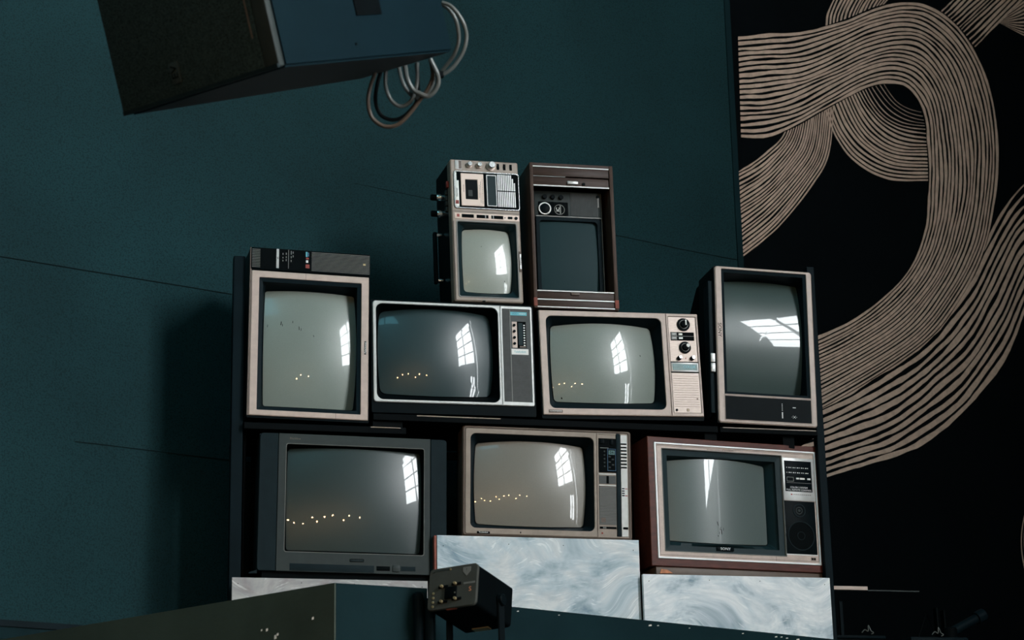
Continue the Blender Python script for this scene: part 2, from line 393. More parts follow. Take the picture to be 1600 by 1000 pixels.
# unseen glowing ceiling panel, added as teal fill to lift the blacks
sk = G().box(-6.06, -1.94, -9.56, -3.94, 9.9, 10).put('fill_panel', 'black', kind='structure', smooth=0)
G().box(-6, -2, -9.5, -4, 9.88, 9.899).put('pane', 'ceiling_fill', sk, smooth=0)

# ledge along the foot of the teal wall, left
lg = wallbox('trim_2', 'platform', -8.5, -.30, 2.60, 2.752, .001, .03, kind='structure')
wallbox('ledge_edge', 'rack', -8.5, -.38, 2.735, 2.757, .03, .036, lg)

# ------------------------------------------------------------------ mural
mu = thing('mural', 'large black and beige painted ribbon mural covering the back wall', 'mural', wp(3.9, 5.0, -.12))
mu_inv = Matrix.Translation(-(wp(3.9, 5.0, -.12)))
def cr(P, n):
    """n+1 points evenly spaced on a Catmull-Rom through P"""
    P = [Vector(p) for p in P]; Q = [P[0]*2-P[1]]+P+[P[-1]*2-P[-2]]; fine = []
    for i in range(1, len(Q)-2):
        for k in range(16):
            t = k/16; a, b, c, d = Q[i-1:i+3]
            fine.append(.5*((2*b)+(c-a)*t+(2*a-5*b+4*c-d)*t*t+(3*b-a-3*c+d)*t**3))
    fine.append(P[-1]); L = [0]
    for p, q in zip(fine, fine[1:]): L.append(L[-1]+(q-p).length)
    out = []; j = 0
    for i in range(n+1):
        t = L[-1]*i/n
        while j < len(L)-2 and L[j+1] < t: j += 1
        f = (t-L[j])/max(1e-9, L[j+1]-L[j]); out.append(fine[j].lerp(fine[j+1], f))
    return out
def cr_par(P, n):
    """points at matching knot parameters"""
    P = [Vector(p) for p in P]; Q = [P[0]*2-P[1]]+P+[P[-1]*2-P[-2]]; out = []; m = len(P)-1
    for i in range(n+1):
        u = m*i/n; k = min(int(u), m-1); t = u-k; a, b, c, d = Q[k:k+4]
        out.append(.5*((2*b)+(c-a)*t+(2*a-5*b+4*c-d)*t*t+(3*b-a-3*c+d)*t**3))
    return out
def ribbon(inner, outer, ns, layer, n=90, fill=.66, ink=None, seed=0, even=False):
    I = (cr if even else cr_par)(inner, n); O = (cr if even else cr_par)(outer, n)
    # dark backing of the ribbon so that it covers those behind it
    off = -.12+.0006+layer*.0012
    g = G()
    ra = [g.v(*(mu_inv @ wp(p.x, p.y, off))) for p in I]; rb = [g.v(*(mu_inv @ wp(p.x, p.y, off))) for p in O]
    for i in range(n): g.b.faces.new((ra[i], ra[i+1], rb[i+1], rb[i]))
    back = g.put('ribbon', 'black_wall', mu, smooth=0, recalc=False)
    LEN = sum(((I[i]+O[i])/2-(I[i+1]+O[i+1])/2).length for i in range(n))
    for j in range(ns):
        g = G(); prev = None
        for i in range(n+1):
            t = i/n; T_ = t*LEN
            def edge(q, sd):
                wv = ink((q), t) if ink else 1
                jit = .55/ns*mnoise.noise(Vector((T_*2.4+seed*7.3, q*ns*.30, 0)))+wv*(.16/ns*mnoise.noise(Vector((T_*6, q*ns*.9+seed, sd)))+.09/ns*mnoise.noise(Vector((T_*16, q*ns*1.1+seed, sd+5))))
                return q+jit
            f = fill
            if ink: f *= ink((j+.5)/ns, t)
            f *= .97+.32*mnoise.noise(Vector((T_*2.2, j*1.7+seed, 2.2)))
            q0 = edge((j+.5-f/2)/ns, 0); q1 = edge((j+.5+f/2)/ns, 1)
            if q1-q0 < .04/ns:
                q1 = q0+.001/ns
            a = I[i].lerp(O[i], q0); b = I[i].lerp(O[i], q1)
            va = g.v(*(mu_inv @ wp(a.x, a.y, off+.0006))); vb = g.v(*(mu_inv @ wp(b.x, b.y, off+.0006)))
            if prev: g.b.faces.new((prev[0], va, vb, prev[1]))
            prev = (va, vb)
        g.put('painted_stripe', 'mural', back, smooth=0, recalc=False)
def ss(a, b, x): t = max(0, min(1, (x-a)/(b-a))); return t*t*(3-2*t)
m1i = [(2.753, 5.282), (2.924, 5.323), (3.09, 5.402), (3.304, 5.539), (3.525, 5.676), (3.704, 5.759), (3.845, 5.779), (3.919, 5.725), (3.965, 5.613), (3.969, 5.476), (3.96, 5.303), (3.933, 5.129), (3.888, 4.987), (3.808, 4.841), (3.666, 4.687), (3.443, 4.524), (3.182, 4.385), (2.848, 4.252)]
m1o = [(2.768, 5.805), (2.963, 5.866), (3.212, 5.937), (3.474, 6.06), (3.7, 6.184), (3.929, 6.267), (4.11, 6.274), (4.285, 6.196), (4.409, 6.061), (4.478, 5.861), (4.5, 5.651), (4.474, 5.434), (4.418, 5.232), (4.323, 4.999), (4.135, 4.72), (3.83, 4.42), (3.16, 4.024), (2.823, 3.893)]
b2i = [(5.152, 5.855), (4.793, 5.537), (4.528, 5.304), (4.364, 5.085), (4.119, 4.774), (3.769, 4.443), (3.165, 4.086), (2.829, 3.977)]
b2o = [(5.356, 5.527), (5.008, 5.16), (4.636, 4.787), (4.443, 4.489), (4.23, 4.239), (3.959, 4.026), (3.584, 3.83), (3.152, 3.684), (2.802, 3.595)]
l1i = [(3.082, 5.516), (3.014, 5.354), (2.907, 5.242), (2.816, 5.173), (2.707, 5.107)]
l1o = [(3.37, 5.626), (3.31, 5.314), (3.189, 5.127), (2.95, 4.865), (2.685, 4.652)]
c1i = [(3.673, 5.801), (3.769, 5.711), (3.844, 5.678), (3.931, 5.669), (4.038, 5.677)]
c1o = [(3.288, 5.535), (3.354, 5.395), (3.471, 5.295), (3.677, 5.25), (3.998, 5.297)]
ribbon([(3.735, 6.185), (3.804, 6.258), (3.944, 6.421)], [(3.327, 5.964), (3.352, 6.066), (3.471, 6.269)], 16, 0, 30, .55, None, 1)
ribbon([(4.116, 6.247), (4.256, 6.36), (4.465, 6.55)], [(4.387, 6.114), (4.576, 6.289), (4.959, 6.635)], 13, 0, 30, .55, lambda q, t: .55+.45*ss(.05, .5, t), 2)
ribbon([(4.589, 6.314), (4.738, 6.438), (5.013, 6.667)], [(4.582, 6.298), (4.765, 6.266), (5.008, 6.251)], 10, 0, 20, .5, None, 3)
ribbon(l1i, l1o, 21, 1, 60, .6, lambda q, t: .45+.55*ss(0, .4, q*.8+t*.5), 4, True)
ribbon(c1i, c1o, 20, 1, 60, .62, lambda q, t: (.22+.78*ss(.05, .55, q))*(1-.5*ss(.62, 1, t)*(1-q)), 5, True)
ribbon(b2i, b2o, 12, 2, 90, .64, lambda q, t: .15+.85*ss(.16, .40, t+q*.25), 6, True)
ribbon(m1i, m1o, 19, 3, 150, .62, None, 7)
ribbon([(4.54, 3.75), (4.47, 3.66), (4.425, 3.496), (4.45, 3.325), (4.52, 3.2)], [(4.50, 3.77), (4.44, 3.672), (4.383, 3.493), (4.41, 3.29), (4.48, 3.15)], 2, 1, 30, .3, None, 8)

# ------------------------------------------------------------------ platform blocks
PT = 2.67
pa = G().prism([(-1.86, .14), (-.85, -1.21), (-.565, -1.147), (-.548, -.985), (-.41, .50)], 0, PT).put('platform_block', 'platform', smooth=0)
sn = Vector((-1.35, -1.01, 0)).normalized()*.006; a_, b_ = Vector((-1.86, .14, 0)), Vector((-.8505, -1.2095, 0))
G().hexa([tuple(v_+Vector((0, 0, z))) for z in (0, PT) for v_ in (a_+sn, b_+sn, b_+sn*.05, a_+sn*.05)]).put('lit_face_panel', 'platform_lit', pa, 'olive-grey added panel painted as the lit left face', smooth=0)  # thin added panel, its colour stands for light from the left
pa['label'] = 'dark corner block of the platform jutting out below the grey television'; pa['category'] = 'platform'
pb = G().prism([(-.54, -.975), (1.07, -.25), (2.4, .35), (2.4, 1.45), (-.40, .50)], 0, PT).put('platform_block', 'platform', smooth=0)
pb['label'] = 'long dark teal platform block whose chipped top edge runs below the right-hand white plinths'; pb['category'] = 'platform'
g = G()
def flake(c, w_, h_, d):
    g.hexa([(c[0]-w_, c[1]-.0006*0+d[1]*0-.002, c[2]-h_), (c[0]+w_, c[1]-.002, c[2]-h_*.6), (c[0]+w_*.8, c[1]+.004, c[2]-h_*.5), (c[0]-w_, c[1]+.004, c[2]-h_),
            (c[0]-w_*.7, c[1]-.002, c[2]+h_*.6), (c[0]+w_*.9, c[1]-.002, c[2]+h_), (c[0]+w_*.7, c[1]+.004, c[2]+h_), (c[0]-w_*.8, c[1]+.004, c[2]+h_*.7)])
E0, E1 = Vector((-.54, -.975)), Vector((1.07, -.25))
for t, dz, s in ((.14, .010, .6), (.158, .012, 1), (.205, .013, .7), (.30, .012, .6), (.52, .016, 1.2), (.54, .014, .8), (.62, .012, .6), (.76, .012, .8), (.85, .012, 1), (.865, .011, .8), (.88, .013, .9), (.91, .014, 1.3), (.95, .012, .7), (.985, .013, 1)):
    p = E0.lerp(E1, t); flake((p.x+.002, p.y, PT-dz), .0045*s, .0024*s, (0, 0))
g.put('paint_chips', 'fleck', pb, kind='stuff', smooth=0)
g = G()
for x, z, s in ((-0.9079, 2.5754, 1), (-1.0227, 2.5624, 1.1), (-1.0366, 2.5638, 0.7), (-1.0004, 2.5373, 1.6), (-0.9956, 2.5441, 1)):
    flake((x, .14-(x+1.86)*1.35/1.01-.0115, z), .0032*s, .0048*s, (0, 0))
g.put('paint_chips', 'fleck', pa, kind='stuff', smooth=0)

# ------------------------------------------------------------------ white plinths
def plinth(label, x0, x1, zt, y0=-.035, y1=.44, cx0=None, pm='plate_b', edge=False):
    t = thing('plinth', label, 'plinth', ((x0+x1)/2, (y0+y1)/2, PT), None, 'painted plinths under the bottom row')
    cx, cy = (x0+x1)/2, (y0+y1)/2
    G().box((x0 if cx0 is None else cx0)-cx, x1-cx, y0-cy+.018, y1-cy, 0, zt-PT).put('carcass', 'shelf', t, smooth=0)
    G().box(x0-cx, x1-cx, y0-cy, y0-cy+.018, 0, zt-PT, bev=.0012).put('front_panel', pm, t, smooth=0)
    if edge: G().box(x0-cx-.009, x0-cx, y0-cy+.004, y0-cy+.03, 0, zt-PT-.001).put('raw_edge', 'rawwood', t, smooth=0)
    g = G()
    for fx, fz in ((.03, .9), (.03, .12), (.35, .93), (.62, .93), (.97, .9), (.97, .1)):
        g.cyl((x0-cx+(x1-x0)*fx, y0-cy, (zt-PT)*fz), .0017, .0008, 'y', 8)
    g.put('nail_heads', 'black', t, kind='stuff')
    return t
plinth('low white-swirled plinth board showing as a thin strip under the big grey television', -1.022, -.335, 2.885, pm='plate_a', cx0=-.96)
plinth('tallest pale swirled plinth in the middle, behind the small stage lamp', -.300, .4465, 3.050, cx0=-.245, edge=True)
plinth('bright white and blue-grey swirled plinth under the mahogany television', .4495, 1.166, 2.922, -.06, pm='plate_c')

# ------------------------------------------------------------------ rack that carries the upper rows
rk = thing('shelf_rack', 'dark steel and board rack framing the pile of televisions', 'rack', (0, .25, PT))
def rpart(name, m, x0, x1, y0, y1, z0, z1, bev=.002, parent=None):
    return G().box(x0, x1, y0-.25, y1-.25, z0-PT, z1-PT, bev=bev).put(name, m, parent or rk, smooth=0)
rpart('post', 'rack', -1.026, -.985, .03, .07, PT, 4.072)
rpart('post', 'rack', -.90, -.87, .46, .49, PT, 3.95)
rpart('post', 'rack', 1.178, 1.208, .005, .045, PT, 4.145)
rpart('post', 'rack', 1.178, 1.208, .40, .44, PT, 4.1)
rpart('post', 'rack', -.455, -.425, .452, .482, PT, 3.95)
rpart('post', 'rack', .74, .77, .455, .485, PT, 3.95)
rpart('side_panel', 'shelf', -.975, -.965, .09, .43, PT+.23, 3.42)
for nm, x0, x1, zt in (('shelf_board', -.984, -.40, 3.447),):
    sb = rpart(nm, 'shelf', x0, x1, .006, .45, zt-.024, zt)
    rpart('edge_highlight', 'edge', -.53, -.42, .0035, .006, zt-.004, zt-.001, 0, sb)
sb = rpart('shelf_board', 'shelf', -.52, .785, .006, .45, 3.4725, 3.4965)
rpart('edge_highlight', 'edge', -.36, -.05, .0035, .006, 3.491, 3.4945, 0, sb)
sb = rpart('shelf_board', 'shelf', .79, 1.178, -.004, .45, 3.472, 3.492)
rpart('edge_highlight', 'edge', .80, 1.17, -.0065, -.004, 3.488, 3.4915, 0, sb)
rpart('spacer_block', 'shelf', -.52, -.41, .02, .42, 3.447, 3.4725)
rpart('rail', 'rack', -.985, 1.178, .45, .47, 3.44, 3.468)
rpart('rail', 'rack', -.90, .77, .475, .49, 3.90, 3.93)
rpart('bracket', 'shelf', 1.045, 1.092, .02, .30, 3.425, 3.472)
rpart('bracket', 'shelf', .735, .785, .02, .43, 3.44, 3.4725)

# ------------------------------------------------------------------ televisions
# ---- 1: portrait set, silver frame, black ribbed panel on top
t = TV('portrait-turned television with beige frame and black ribbed speaker panel along its top', -.7526, -.0871, 434.3, 626.9, .72, -.51)
t.body('black', -3, 437, -8, 628, 6, 320, 365, .8, .05, .05, open_front=(30, 406, 20, 514))
t.ring('frame', 'beige', (3, 433, 0, 539), (31, 405, 21, 514), ro=3, ri=3, thick=14)
t.box('side_edge', 'tan_dark', -3.5, 3, 2, 16, 0, 626)
t.tube('scr_light', (31, 405, 21, 514), (62, 390, 52, 483), 4, 9, (6, 3), (820, 900), 44, 'mask', step=(14, 16))
t.chips([o for o in t.root.children if o.name.startswith('screen')][0], [(118, 355, 1.6, 9, -.1), (123, 349, 1.1, 6, .2), (160, 362, 1, 5, 0), (183, 338, 1.3, 9, .1), (190, 334, .9, 6, -.1), (70, 345, 1, 6, 0), (236, 312, 1, 4, .2)])
p = t.box('speaker_panel', 'black', 0, 436, -1, 14, 544, 626.5, bev=2)
def ribs(t, name, m, x0, x1, z0, z1, n, vertical=False, y0=-3, y1=-.5, duty=.5, parent=None, single=False):
    """n narrow grille ribs as one part (each under ten pixels)"""
    g = t.g()
    for i in range(n):
        if vertical:
            p = (x1-x0)/n; a = x0+p*i; g.box(a, a+p*duty, y0, y1, z0, z1)
        else:
            p = (z1-z0)/n; a = z0+p*i; g.box(x0, x1, y0, y1, a, a+p*duty)
    return g.put(name, m, parent or t.root, smooth=0, kind='stuff')
ribs(t, 'grille_ribs', 'rib', 3, 32, 551, 623, 12, duty=.32, parent=p)
ribs(t, 'grille_ribs', 'rib', 220, 434, 550, 624, 14, duty=.32, parent=p)
t.box('control_plate', 'matte_black', 33, 217, -2.6, -1, 549, 624.5, parent=p)
t.box('silver_strip', 'silver', 91, 100, -3.6, -2.4, 551, 624, parent=p)
t.text('n', 16, 95.5, 590, 'black', -3.8, 90, parent=p)
t.box('divider_line', 'rib', 134, 136, -3.4, -2.4, 552, 623, parent=p)
for x, zz in ((113, ((610, 603), (595, 590), (584, 578))), (125, ((612, 604), (598, 592), (588, 580))), (143, ((620, 606), (600, 592), (586, 578))), (150, ((618, 610), (604, 596)))):
    g = t.g()
    for a, b in zz: g.box(x, x+3.2, -3.2, -2.5, b, a)
    g.put('printed_marks', 'rib', p, smooth=0, kind='stuff')
t.box('label_sticker', 'blue', 198, 204, -3.4, -2.5, 601, 620, parent=p); t.box('label_sticker', 'blue_d', 206, 210, -3.3, -2.5, 603, 618, parent=p)
t.box('label_sticker', 'white', 199, 207, -3.4, -2.5, 579, 588, parent=p); t.box('label_sticker', 'red', 198, 212, -3.5, -2.5, 558, 572, parent=p)
t.box('label_sticker', 'red', 199, 209, -3.3, -2.5, 592, 598, parent=p)
t.box('emblem', 'gold', 410, 419, -4, -2.8, 582, 589, parent=p)
t.box('brand_badge', 'black', 417, 424, -2, 0, 246, 295, bev=.8); t.text('National', 12.5, 420.5, 270.5, 'white', -2.3, 90)
t.box('frame_joint', 'tan_dark', 199.4, 200.6, -.3, 1, 515, 538); t.box('frame_joint', 'tan_dark', 314.4, 315.6, -.3, 1, 1, 20)

# ---- 2: silver-white frame, dark tube
t = TV('landscape television with thin silvery white frame and dark tube, left of middle', -.2212, -.1382, 599.8, 380.9, .28, .56)
t.body('black', -6, 606, -38, 387, 8, 190, 430, .6, .1, .3, open_front=(10, 592, 9, 373))
t.ring('frame', 'silver', (0, 477.5, 0, 381), (12, 469, 10, 371), ro=(12, 0, 0, 12), ri=24)
t.ring('frame', 'silver', (477.5, 600, 0, 381), (485.5, 591, 15, 369), ro=(0, 8, 8, 0), ri=1)
t.tube('scr_dark', (12, 469, 10, 371), (33, 449, 44, 357), 24, 26, (8, 9), (760, 760), 46, 'matte_black')
p = t.box('control_panel', 'mid', 485, 591.5, 3, 10, 14, 369.5)
ribs(t, 'grille_ribs', 'mid', 487, 515, 17, 366, 70, y0=1.6, y1=3.2, duty=.5, parent=p)
ribs(t, 'grille_ribs', 'mid', 519, 589, 17, 193, 36, y0=1.6, y1=3.2, duty=.5, parent=p)
t.box('panel_rib', 'rib', 514, 517, .8, 3.2, 15, 369, parent=p)
t.box('sticker', 'blue', 517, 580, 1.6, 3, 345.5, 359, parent=p)
t.text('UCC', 11, 533, 352.5, 'blue_d', 1.2, 0, parent=p, sx=.8); t.text('HOLIDAY', 7.5, 563, 352, 'white', 1.2, 0, parent=p, sx=.8)
q = t.box('tuner', 'matte_black', 541, 575, 1.2, 4, 221, 322, parent=p)
t.box('knob_strip', 'brushed', 522, 541, 1.4, 4, 221, 321, parent=p)
for z in (307, 284, 260, 237): t.g().cyl((530, 1.6, z), 5.2, 5, seg=16).put('knob', 'black', p)
t.box('tuning_scale', 'mask_teal', 546, 562, .8, 1.4, 232, 317, parent=p)
g = t.g()
for i in range(9): g.box(565, 571, .4, 1.4, 229+i*9.6, 233+i*9.6)
g.put('preset_buttons', 'white', p, kind='stuff', smooth=0)
t.box('scale_foot', 'tan_dark', 550, 573, .6, 1.4, 222, 228, parent=p)
t.box('paper_label', 'white', 518, 582, .6, 3, 195, 216.5, parent=p)
t.text('Telefunken', 10.5, 550, 205.5, 'blue', .2, 2, parent=p, sx=.95)

# ---- 3: beige frame with two dials
t = TV('landscape television with beige frame and two round black dials, right of middle', .4168, -.148, 619.7, 399.5, .10, 1.38)
t.body('black', -4, 622, -13.5, 401, 8, 190, 430, .6, .05, .3, open_front=(24, 613, 13, 388))
t.ring('frame', 'beige', (0, 494, 0, 399.5), (26, 475, 25, 379), ro=(3, 0, 0, 3), ri=22)
t.ring('frame', 'beige', (494, 620, 0, 399.5), (502, 612, 13.5, 388), ro=(0, 3, 3, 0), ri=3)
t.tube('scr_light', (26, 475, 25, 379), (57, 447, 63, 355), 22, 16, (7, 8), (740, 740), 46, 'mask')
t.box('frame_joint', 'tan_dark', 493.6, 494.8, -.4, 1, 1, 398.5)
t.chips([o for o in t.root.children if o.name.startswith('screen')][0], [(86, 76, 3, 4.5, 0), (395, 240, 1.4, 3, .4)])
p = t.box('control_panel', 'brushed', 504, 610.5, 3.2, 10, 212.5, 386.5)
g = t.g().box(501.5, 612.5, 5, 11, 13, 388.5); g.put('panel_recess', 'matte_black', t.root)
def dial(t, cx, cz, r, p, ptr=40, y=3):
    d = t.g().cyl((cx, y, cz), r, 5, seg=32).put('dial', 'black', p)
    t.g().ringy(cx, cz, r*.60, r*.70, y-7, y-4).put('dial_ring', 'rib', p)
    t.g().cyl((cx, y-4.5, cz), r*.56, 12, seg=24).put('dial_cap', 'matte_black', p)
    return d
dial(t, 563, 357, 25, p); t.g().box(566, 571, -15, -12, 352, 372).put('dial_pointer', 'white', p)
dial(t, 563, 267, 23, p); t.g().cyl((571, -9, 272), 7, 7, seg=16).put('fine_tune_knob', 'white', p)
t.box('slot_plate', 'matte_black', 510, 602, 1.4, 4, 295, 327, parent=p)
t.box('slot_label', 'rib', 512, 534, .6, 2, 313, 325, parent=p); t.box('slot_label', 'rib', 512, 534, .6, 2, 298, 310, parent=p)
t.box('slot_line', 'rib', 511, 601, .8, 2, 310.8, 312, parent=p)
t.box('slider', 'white', 541, 555, -2, 1.6, 315, 322, parent=p); t.box('slider', 'white', 541, 556, -2, 1.6, 300, 307, parent=p)
t.text('VHF', 7.5, 523, 319, 'white', .4, 0, parent=p); t.text('UHF', 7.5, 523, 304, 'white', .4, 0, parent=p)
for x in (539, 590):
    t.g().cyl((x-2, 3, 225), 8.5, 9, seg=18).put('knob', 'black', p); t.g().cyl((x+1, -5, 227), 6.5, 7, seg=18).put('knob_cap', 'chrome', p)
t.g().cyl((564, 3.2, 226), 2.2, 1, seg=10).put('indicator', 'red', p)
t.box('tag_frame', 'silver', 504, 611.5, 1.5, 8, 173, 208.5, bev=1, parent=p); t.box('tag', 'green_tag', 509.5, 606, 0.9, 2, 179, 203, parent=p)
t.text('COLOR', 14, 575, 191, 'blue', .5, 0, parent=p)
t.g().box(504, 611, 2.6, 9, 15, 168).put('speaker_grille', 'brushed', t.root)
g = t.g()
for i in range(14): g.box(508, 607, 2.0, 3, 38+i*9, 38.9+i*9)
g.put('grille_lines', 'tan_dark', t.root, kind='stuff', smooth=0)
t.g().cyl((515, 2.6, 25), 5, 2, seg=16).put('socket', 'black', t.root); t.box('emblem', 'tan_dark', 554, 564, 1.4, 3, 20.5, 30.5); t.text('n', 9, 559, 26, 'gold', 1.1)
t.box('emblem', 'tan_dark', 596, 602, 2, 3, 65, 72)
t.box('brand_badge', 'tan_dark', 20, 73, -1.6, 0, 7.5, 18.5, bev=.8); t.text('NORDMENDE', 7.6, 46.5, 13, 'white', -1.9)

# ---- 4: portrait set on the right
t = TV('portrait-turned television at the right end, pale band of window reflected in its tube', .9911, -.0541, 390.4, 616.2, -.82, -1.19)
t.body('black', -3, 393, -1, 617, 8, 190, 430, .93, .06, .14, open_front=(21, 371, 12, 607), m2='matte_black')
t.ring('frame', 'beige', (0, 390.4, 0, 616), (26, 368, 111, 606), ro=(12, 12, 12, 12), ri=3, thick=26, bev=4)
t.ring('frame', 'beige', (22, 372, 9, 112), (27, 367, 14, 104), ro=2, ri=2, thick=10, bev=.5)
t.tube('scr_trin', (26, 368, 111, 606), (46, 354, 140, 578), 3, 10, (0, 9), (30000, 560), 34, 'mask', step=(12, 14))
p = t.box('control_flap', 'black', 27, 367, -1.2, 3, 14, 104)
t.box('printed_scale', 'white', 249, 253, -1.8, -1, 28, 52, parent=p)
g = t.g()
for z in (58, 64, 70, 76, 82): g.box(249.5, 252.5, -1.8, -1, z, z+2.6)
g.put('scale_ticks', 'white', p, kind='stuff', smooth=0)
t.box('printed_mark', 'white', 293, 305, -1.8, -1, 70, 73, parent=p)
g = t.g()
for a in range(6): g.box(298+9*math.cos(a*1.05)-1, 298+9*math.cos(a*1.05)+1, -1.8, -1, 35+5*math.sin(a*1.05)-1, 35+5*math.sin(a*1.05)+1)
g.box(296, 301, -1.8, -1, 33, 37); g.put('sun_symbol', 'white', p, kind='stuff', smooth=0)
t.text('SONY', 20, 13, 361, 'black', -.6, -90, sx=1.05)
s_ = t.g().box(-22, -2, 20, 42, 40, 560, bev=2).put('side_rail', 'grey_dark', t.root)
t.box('push_button', 'silver', -21, -4, 10, 24, 236, 270, bev=1); t.box('push_button', 'silver', -21, -4, 10, 24, 198, 232, bev=1)
for z in range(5): t.box('side_ridge', 'grey_dark', -8, -2, 60+14*z, 66+14*z, 40, 560)
t.box('side_hinge', 'grey_dark', -16, -2, 46, 60, 330, 470, bev=2)

# ---- 5: cassette recorder television, portrait
t = TV('small beige cassette-recorder television stood on end, top of the pile', -.0902, .3436, 264.1, 555.3, 1.92, 1.18, name='cassette_television')
t.body('black', 1, 263, 1, 554, 44, 225, 245, .9, .02, .02)
g = t.g(); a = rr(0, 264, 0, 555, 6); b = rr(4, 260, 4, 551, 4)
iin = rr(19, 247, 18, 309, 7)
g.loft([yl(a, 46), yl(a, 4), yl(b, 0), yl(iin, 0), yl(iin, 16)]).put('front_shell', 'beige_dim', t.root)
t.tube('scr_pale', (19, 247, 18, 309), (47, 228, 48, 290), 7, 14, (5, 4), (520, 520), 30, 'mask_teal', step=(5, 9))
t.chips([o for o in t.root.children if o.name.startswith('screen')][0], [(116, 222, 1.5, 1.5, 0), (203, 92, 1.8, 1.8, 0)])
t.ring('trim_ring', 'rib', (15, 251, 14, 313), (20, 246, 19, 308), y0=-2, thick=4, ro=9, ri=6, bev=1, idepth=3)
t.box('side_trim', 'tan_dark', 4, 7, -2, 0, 5, 310)
p = t.box('cassette_deck', 'matte_black', 13, 264, -2, 2, 362, 507, bev=1)
t.ring('deck_rim', 'chrome', (11, 265, 360, 509), (16, 261, 365, 504), y0=-5, thick=6, ro=10, ri=7, bev=1, idepth=4, parent=p)
t.box('name_plate', 'white', 16, 30, -4, -2, 366, 470, bev=.5, parent=p); t.box('name_plate', 'white', 16, 22, -4, -2, 470, 503, parent=p)
t.box('emblem', 'red', 15.5, 28, -5, -3.8, 377, 391, parent=p); t.text('N', 12, 21.8, 384, 'black', -5.2, 90, parent=p)
t.box('logo_plate', 'silver', 18.5, 27, -4.8, -3.8, 403, 441, bev=.5, parent=p); t.text('National', 8.5, 22.8, 422, 'black', -5, 90, parent=p)
cd = t.ring('cassette_door', 'card', (38, 126, 371, 499), (55, 102, 397, 475), y0=-6, thick=5, ro=2, ri=1, bev=1, idepth=4, parent=p)
t.box('cassette_window', 'black', 54, 103, -3.4, -2, 396, 476, parent=p)
t.box('cassette_label', 'grey', 66, 82, -3.9, -3.2, 410, 434, parent=p)
for x, z0, z1 in ((108, 405, 455), (113, 385, 470), (120, 380, 480), (47, 425, 455)):
    g = t.g(); z = z0
    while z < z1:
        l = random.uniform(3, 8); g.box(x, x+1.6, -6.4, -5.9, z, min(z+l, z1)); z += l+2
    g.put('printed_marks', 'tan_dark', p, kind='stuff', smooth=0)
t.ring('tape_counter', 'silver', (137, 177, 373, 498), (141, 173, 377, 494), y0=-6, thick=5, ro=2, ri=1, bev=1, idepth=4, parent=p)
t.box('counter_window', 'mask_teal', 140, 174, -3.6, -2, 376, 495, parent=p)
for k in range(10):
    x = 181+k*7.1; top = 501 if x < 232 else 501-(x-232)*2.4
    t.box('speaker_slat', 'silver', x, x+3.9, -5, -2, 373, min(502, top), parent=p)
t.box('slat_bar', 'black', 179, 254, -5.6, -4.6, 434, 437.5, parent=p)
t.box('level_meter', 'silver', 18, 44, -3, 0, 515, 551, bev=1); t.box('meter_face', 'tan_dark', 32, 43, -3.6, -2.8, 517, 549)
for x, r in ((72, 10.5), (110, 10.5), (157, 16)):
    kb = t.g().cyl((x, 0, 534), r*1.15, 5, seg=28).put('knob', 'brushed', t.root); t.g().cyl((x+1.5, -4, 535), r*.85, 14 if r < 12 else 18, seg=28).put('knob_cap', 'chrome', kb)
for x in (186, 211, 236):
    t.box('hook_slot', 'matte_black', x-5, x+5, -1, 1, 522, 546, bev=1); t.box('lever', 'black', x-4, x+2, -7, 0, 530, 540, bev=1)
t.box('shell_joint', 'tan_dark', 1, 263, -.5, 1, 348, 350.5)
p = t.box('tuning_strip', 'card', 11, 261, -1.6, 0, 319.5, 343, bev=.6)
for a, b in ((38, 84), (95, 141), (152, 198)): t.box('tuning_window', 'matte_black', a, b, -2.4, -1, 325, 338, parent=p)
t.box('emblem', 'red', 19, 29, -2.4, -1, 326.5, 337.5, parent=p)
t.text('VHF', 7, 130, 331.5, 'white', -2.7, 90, parent=p); t.text('UHF', 7, 160, 331.5, 'white', -2.7, 90, parent=p)
t.g().cyl((205, -1.6, 331), 2.2, 1, seg=10).put('indicator', 'black', p)
t.box('toggle', 'black', 216, 234, -4, -1.4, 327, 336, bev=2, parent=p); t.g().cyl((248, -1.6, 331), 6, 4, seg=18).put('jack', 'black', p)
t.box('badge', 'tan_dark', 253, 262, -3, 0, 121, 201, bev=1); t.box('badge_plate', 'silver', 255.5, 261, -3.8, -2.6, 132, 190); t.text('National', 8.5, 258.2, 162, 'black', -4, 90)
t.box('foot_nick', 'matte_black', 106, 117, -1, 2, 0, 4)
# left side: knobs, piano keys, folded handle
for z in (445, 380): 
    kb = t.g().cyl((1, 130, z), 15, 26, '-x', 24).put('side_knob', 'chrome', t.root)
    t.g().cyl((-24, 130, z), 12, 22, '-x', 24).put('knob_cap', 'black', kb)
t.box('piano_key', 'red', -9, 1, 30, 46, 452, 478, bev=2)
for k in range(4): t.box('piano_key', 'grey', -9, 1, 50, 68, 364+k*22, 383+k*22, bev=2)
hp = t.box('carry_handle', 'black', -36, -23, 140, 164, 110, 312, bev=3)
t.g().cyl((-4, 152, 302), 9, 26, '-x', 18).put('handle_hub', 'chrome', hp); t.g().cyl((-4, 152, 122), 9, 26, '-x', 18).put('handle_hub', 'chrome', hp)

